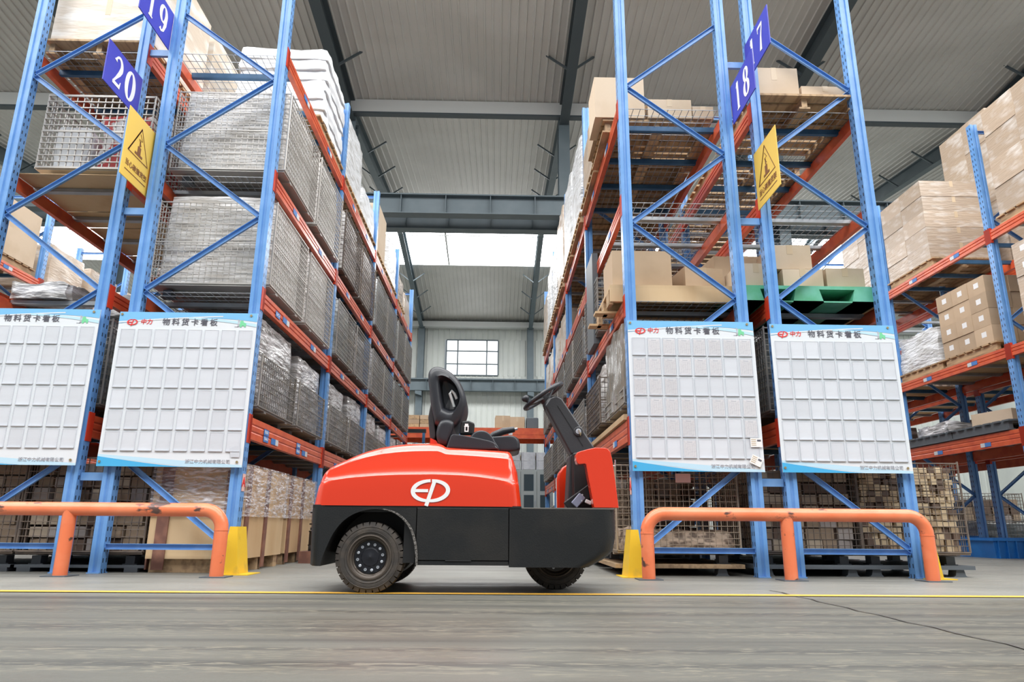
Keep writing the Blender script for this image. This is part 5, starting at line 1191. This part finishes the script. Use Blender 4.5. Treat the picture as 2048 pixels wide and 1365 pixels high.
# ---- seat
SEAT = thing('driver_seat', (0, 0, 0)); SEAT.parent = TUG
def pillow(pts, y0, y1, nm, m, par=SEAT, rings=((0, .86), (.30, .96), (1, 1)), rec=None, r=.03, n=7):
    """closed x,z outline given depth y0..y1 with rounded rims; rec = (scale, depth) sinks a recess into the near side"""
    P = catmull([Vector((a, b_, 0)) for a, b_ in pts + [pts[0]]], n)[:-1]; cx = sum(p.x for p in P) / len(P); cz = sum(p.y for p in P) / len(P)
    def ring(sc, y, dx=0, dz=0): return [(cx + dx + (p.x - cx) * sc, y, cz + dz + (p.y - cz) * sc) for p in P]
    secs = []
    sz = max(max(abs(p.x - cx) for p in P), .04)
    k = 1 - r / sz * .8
    if rec:
        sc, dp, dx, dz = rec; secs += [ring(.02, y0 + dp, dx, dz), ring(sc * .86, y0 + dp, dx, dz), ring(sc, y0 + dp * .75, dx, dz), ring(sc * 1.10, y0 + dp * .15, dx * .9, dz * .9), ring((sc + k) / 2 + .02, y0 - .004, dx * .4, dz * .4)]
    else: secs += [ring(.02, y0), ring(k * .75, y0)]
    for a in range(0, 91, 18): secs.append(ring(k + (1 - k) * math.sin(math.radians(a)), y0 + r * (1 - math.cos(math.radians(a)))))
    for a in range(90, -1, -18): secs.append(ring(k + (1 - k) * math.sin(math.radians(a)), y1 - r * (1 - math.cos(math.radians(a)))))
    secs.append(ring(.02, y1))
    mb = MB(); mb.loft(secs); return mb.build(nm, m, par, smooth=60)
SY0, SY1 = YC - .215, YC + .215
back = [(-.375, .945), (-.398, 1.04), (-.412, 1.13), (-.424, 1.215), (-.424, 1.262), (-.405, 1.292), (-.37, 1.302), (-.325, 1.290), (-.275, 1.258), (-.230, 1.205), (-.200, 1.14), (-.190, 1.085), (-.197, 1.03), (-.222, .965), (-.255, .925), (-.30, .915), (-.345, .93)]
pillow(back, SY0, SY1, 'backrest', VINYL, rec=(.50, .085, .022, .018), r=.045)
m = MB(); m.tube([(-.262, SY0 + .05, 1.055), (-.290, SY0 + .035, 1.135), (-.280, SY0 + .035, 1.152), (-.262, SY0 + .04, 1.135), (-.248, SY0 + .05, 1.105)], .009, 8); m.build('recliner_loop', GSTEELL, SEAT, smooth=50)
pillow([(-.418, .99), (-.405, 1.07), (-.392, 1.04), (-.370, .90), (-.372, .86), (-.395, .85), (-.405, .88)], SY0 + .05, SY1 - .05, 'back_shell', PLAST, r=.01)
pillow([(-.355, .935), (-.335, .968), (-.29, .975), (-.258, .955), (-.262, .91), (-.285, .84), (-.30, .815), (-.345, .83), (-.362, .88)], SY0 - .012, SY1 + .012, 'lumbar_cushion', VINYL, r=.03)
m = MB(); m.prism([(-.40, .80), (-.40, .865), (-.365, .85), (-.33, .80)], SY0 + .05, SY1 - .05); m.build('seat_bracket', HOOD, SEAT)
pillow([(-.300, .800), (-.285, .85), (-.272, .878), (-.24, .882), (-.12, .862), (-.02, .838), (.0, .81), (.005, .795), (-.10, .792)], SY0 - .015, SY0 + .12, 'seat_side', VINYL, r=.018)
pillow([(-.300, .800), (-.285, .85), (-.272, .878), (-.24, .882), (-.12, .862), (-.02, .838), (.0, .81), (.005, .795), (-.10, .792)], SY1 - .12, SY1 + .015, 'seat_side', VINYL, r=.018)
pillow([(-.165, .86), (-.14, .895), (-.10, .908), (-.065, .903), (-.035, .882), (-.01, .845), (.012, .79), (-.10, .80)], SY0 + .0, SY0 + .10, 'hip_bolster', VINYL, r=.02)
pillow([(-.27, .80), (-.26, .87), (-.10, .875), (.03, .885), (.095, .888), (.130, .870), (.142, .83), (.125, .795), (.0, .79)], SY0 + .06, SY1 - .04, 'seat_cushion', VINYL, r=.045)
m = MB(); m.tube([(-.07, SY1 - .03, .895), (-.02, SY1 - .03, .930), (.04, SY1 - .03, .955), (.115, SY1 - .03, .970)], .02, 12, radii=[.018, .023, .024, .018]); m.build('armrest', VINYL, SEAT, smooth=60)
m = MB(); m.tube([(.112, SY1 - .03, .969), (.134, SY1 - .03, .974)], .009, 10); m.build('armrest_tip', CHROME, SEAT, smooth=60)
m = MB(); m.prism([(-.225, .885), (-.215, .965), (-.17, .968), (-.135, .955), (-.14, .885)], SY0 + .02, SY0 + .08); m.build('belt_reel', BLACKD, SEAT, bevel=.01)
m = MB(); x0 = -.196; z0 = .905
m.box(x0, x0 + .028, SY0 + .008, SY0 + .012, z0 + .024, z0 + .03); m.box(x0 + .002, x0 + .008, SY0 + .008, SY0 + .012, z0, z0 + .024); m.box(x0 + .020, x0 + .026, SY0 + .008, SY0 + .012, z0, z0 + .024); m.box(x0 + .002, x0 + .026, SY0 + .008, SY0 + .012, z0 - .006, z0); m.box(x0 + .004, x0 + .024, SY0 + .008, SY0 + .012, z0 + .03, z0 + .042)
m.build('belt_buckle', WHITEP, SEAT)
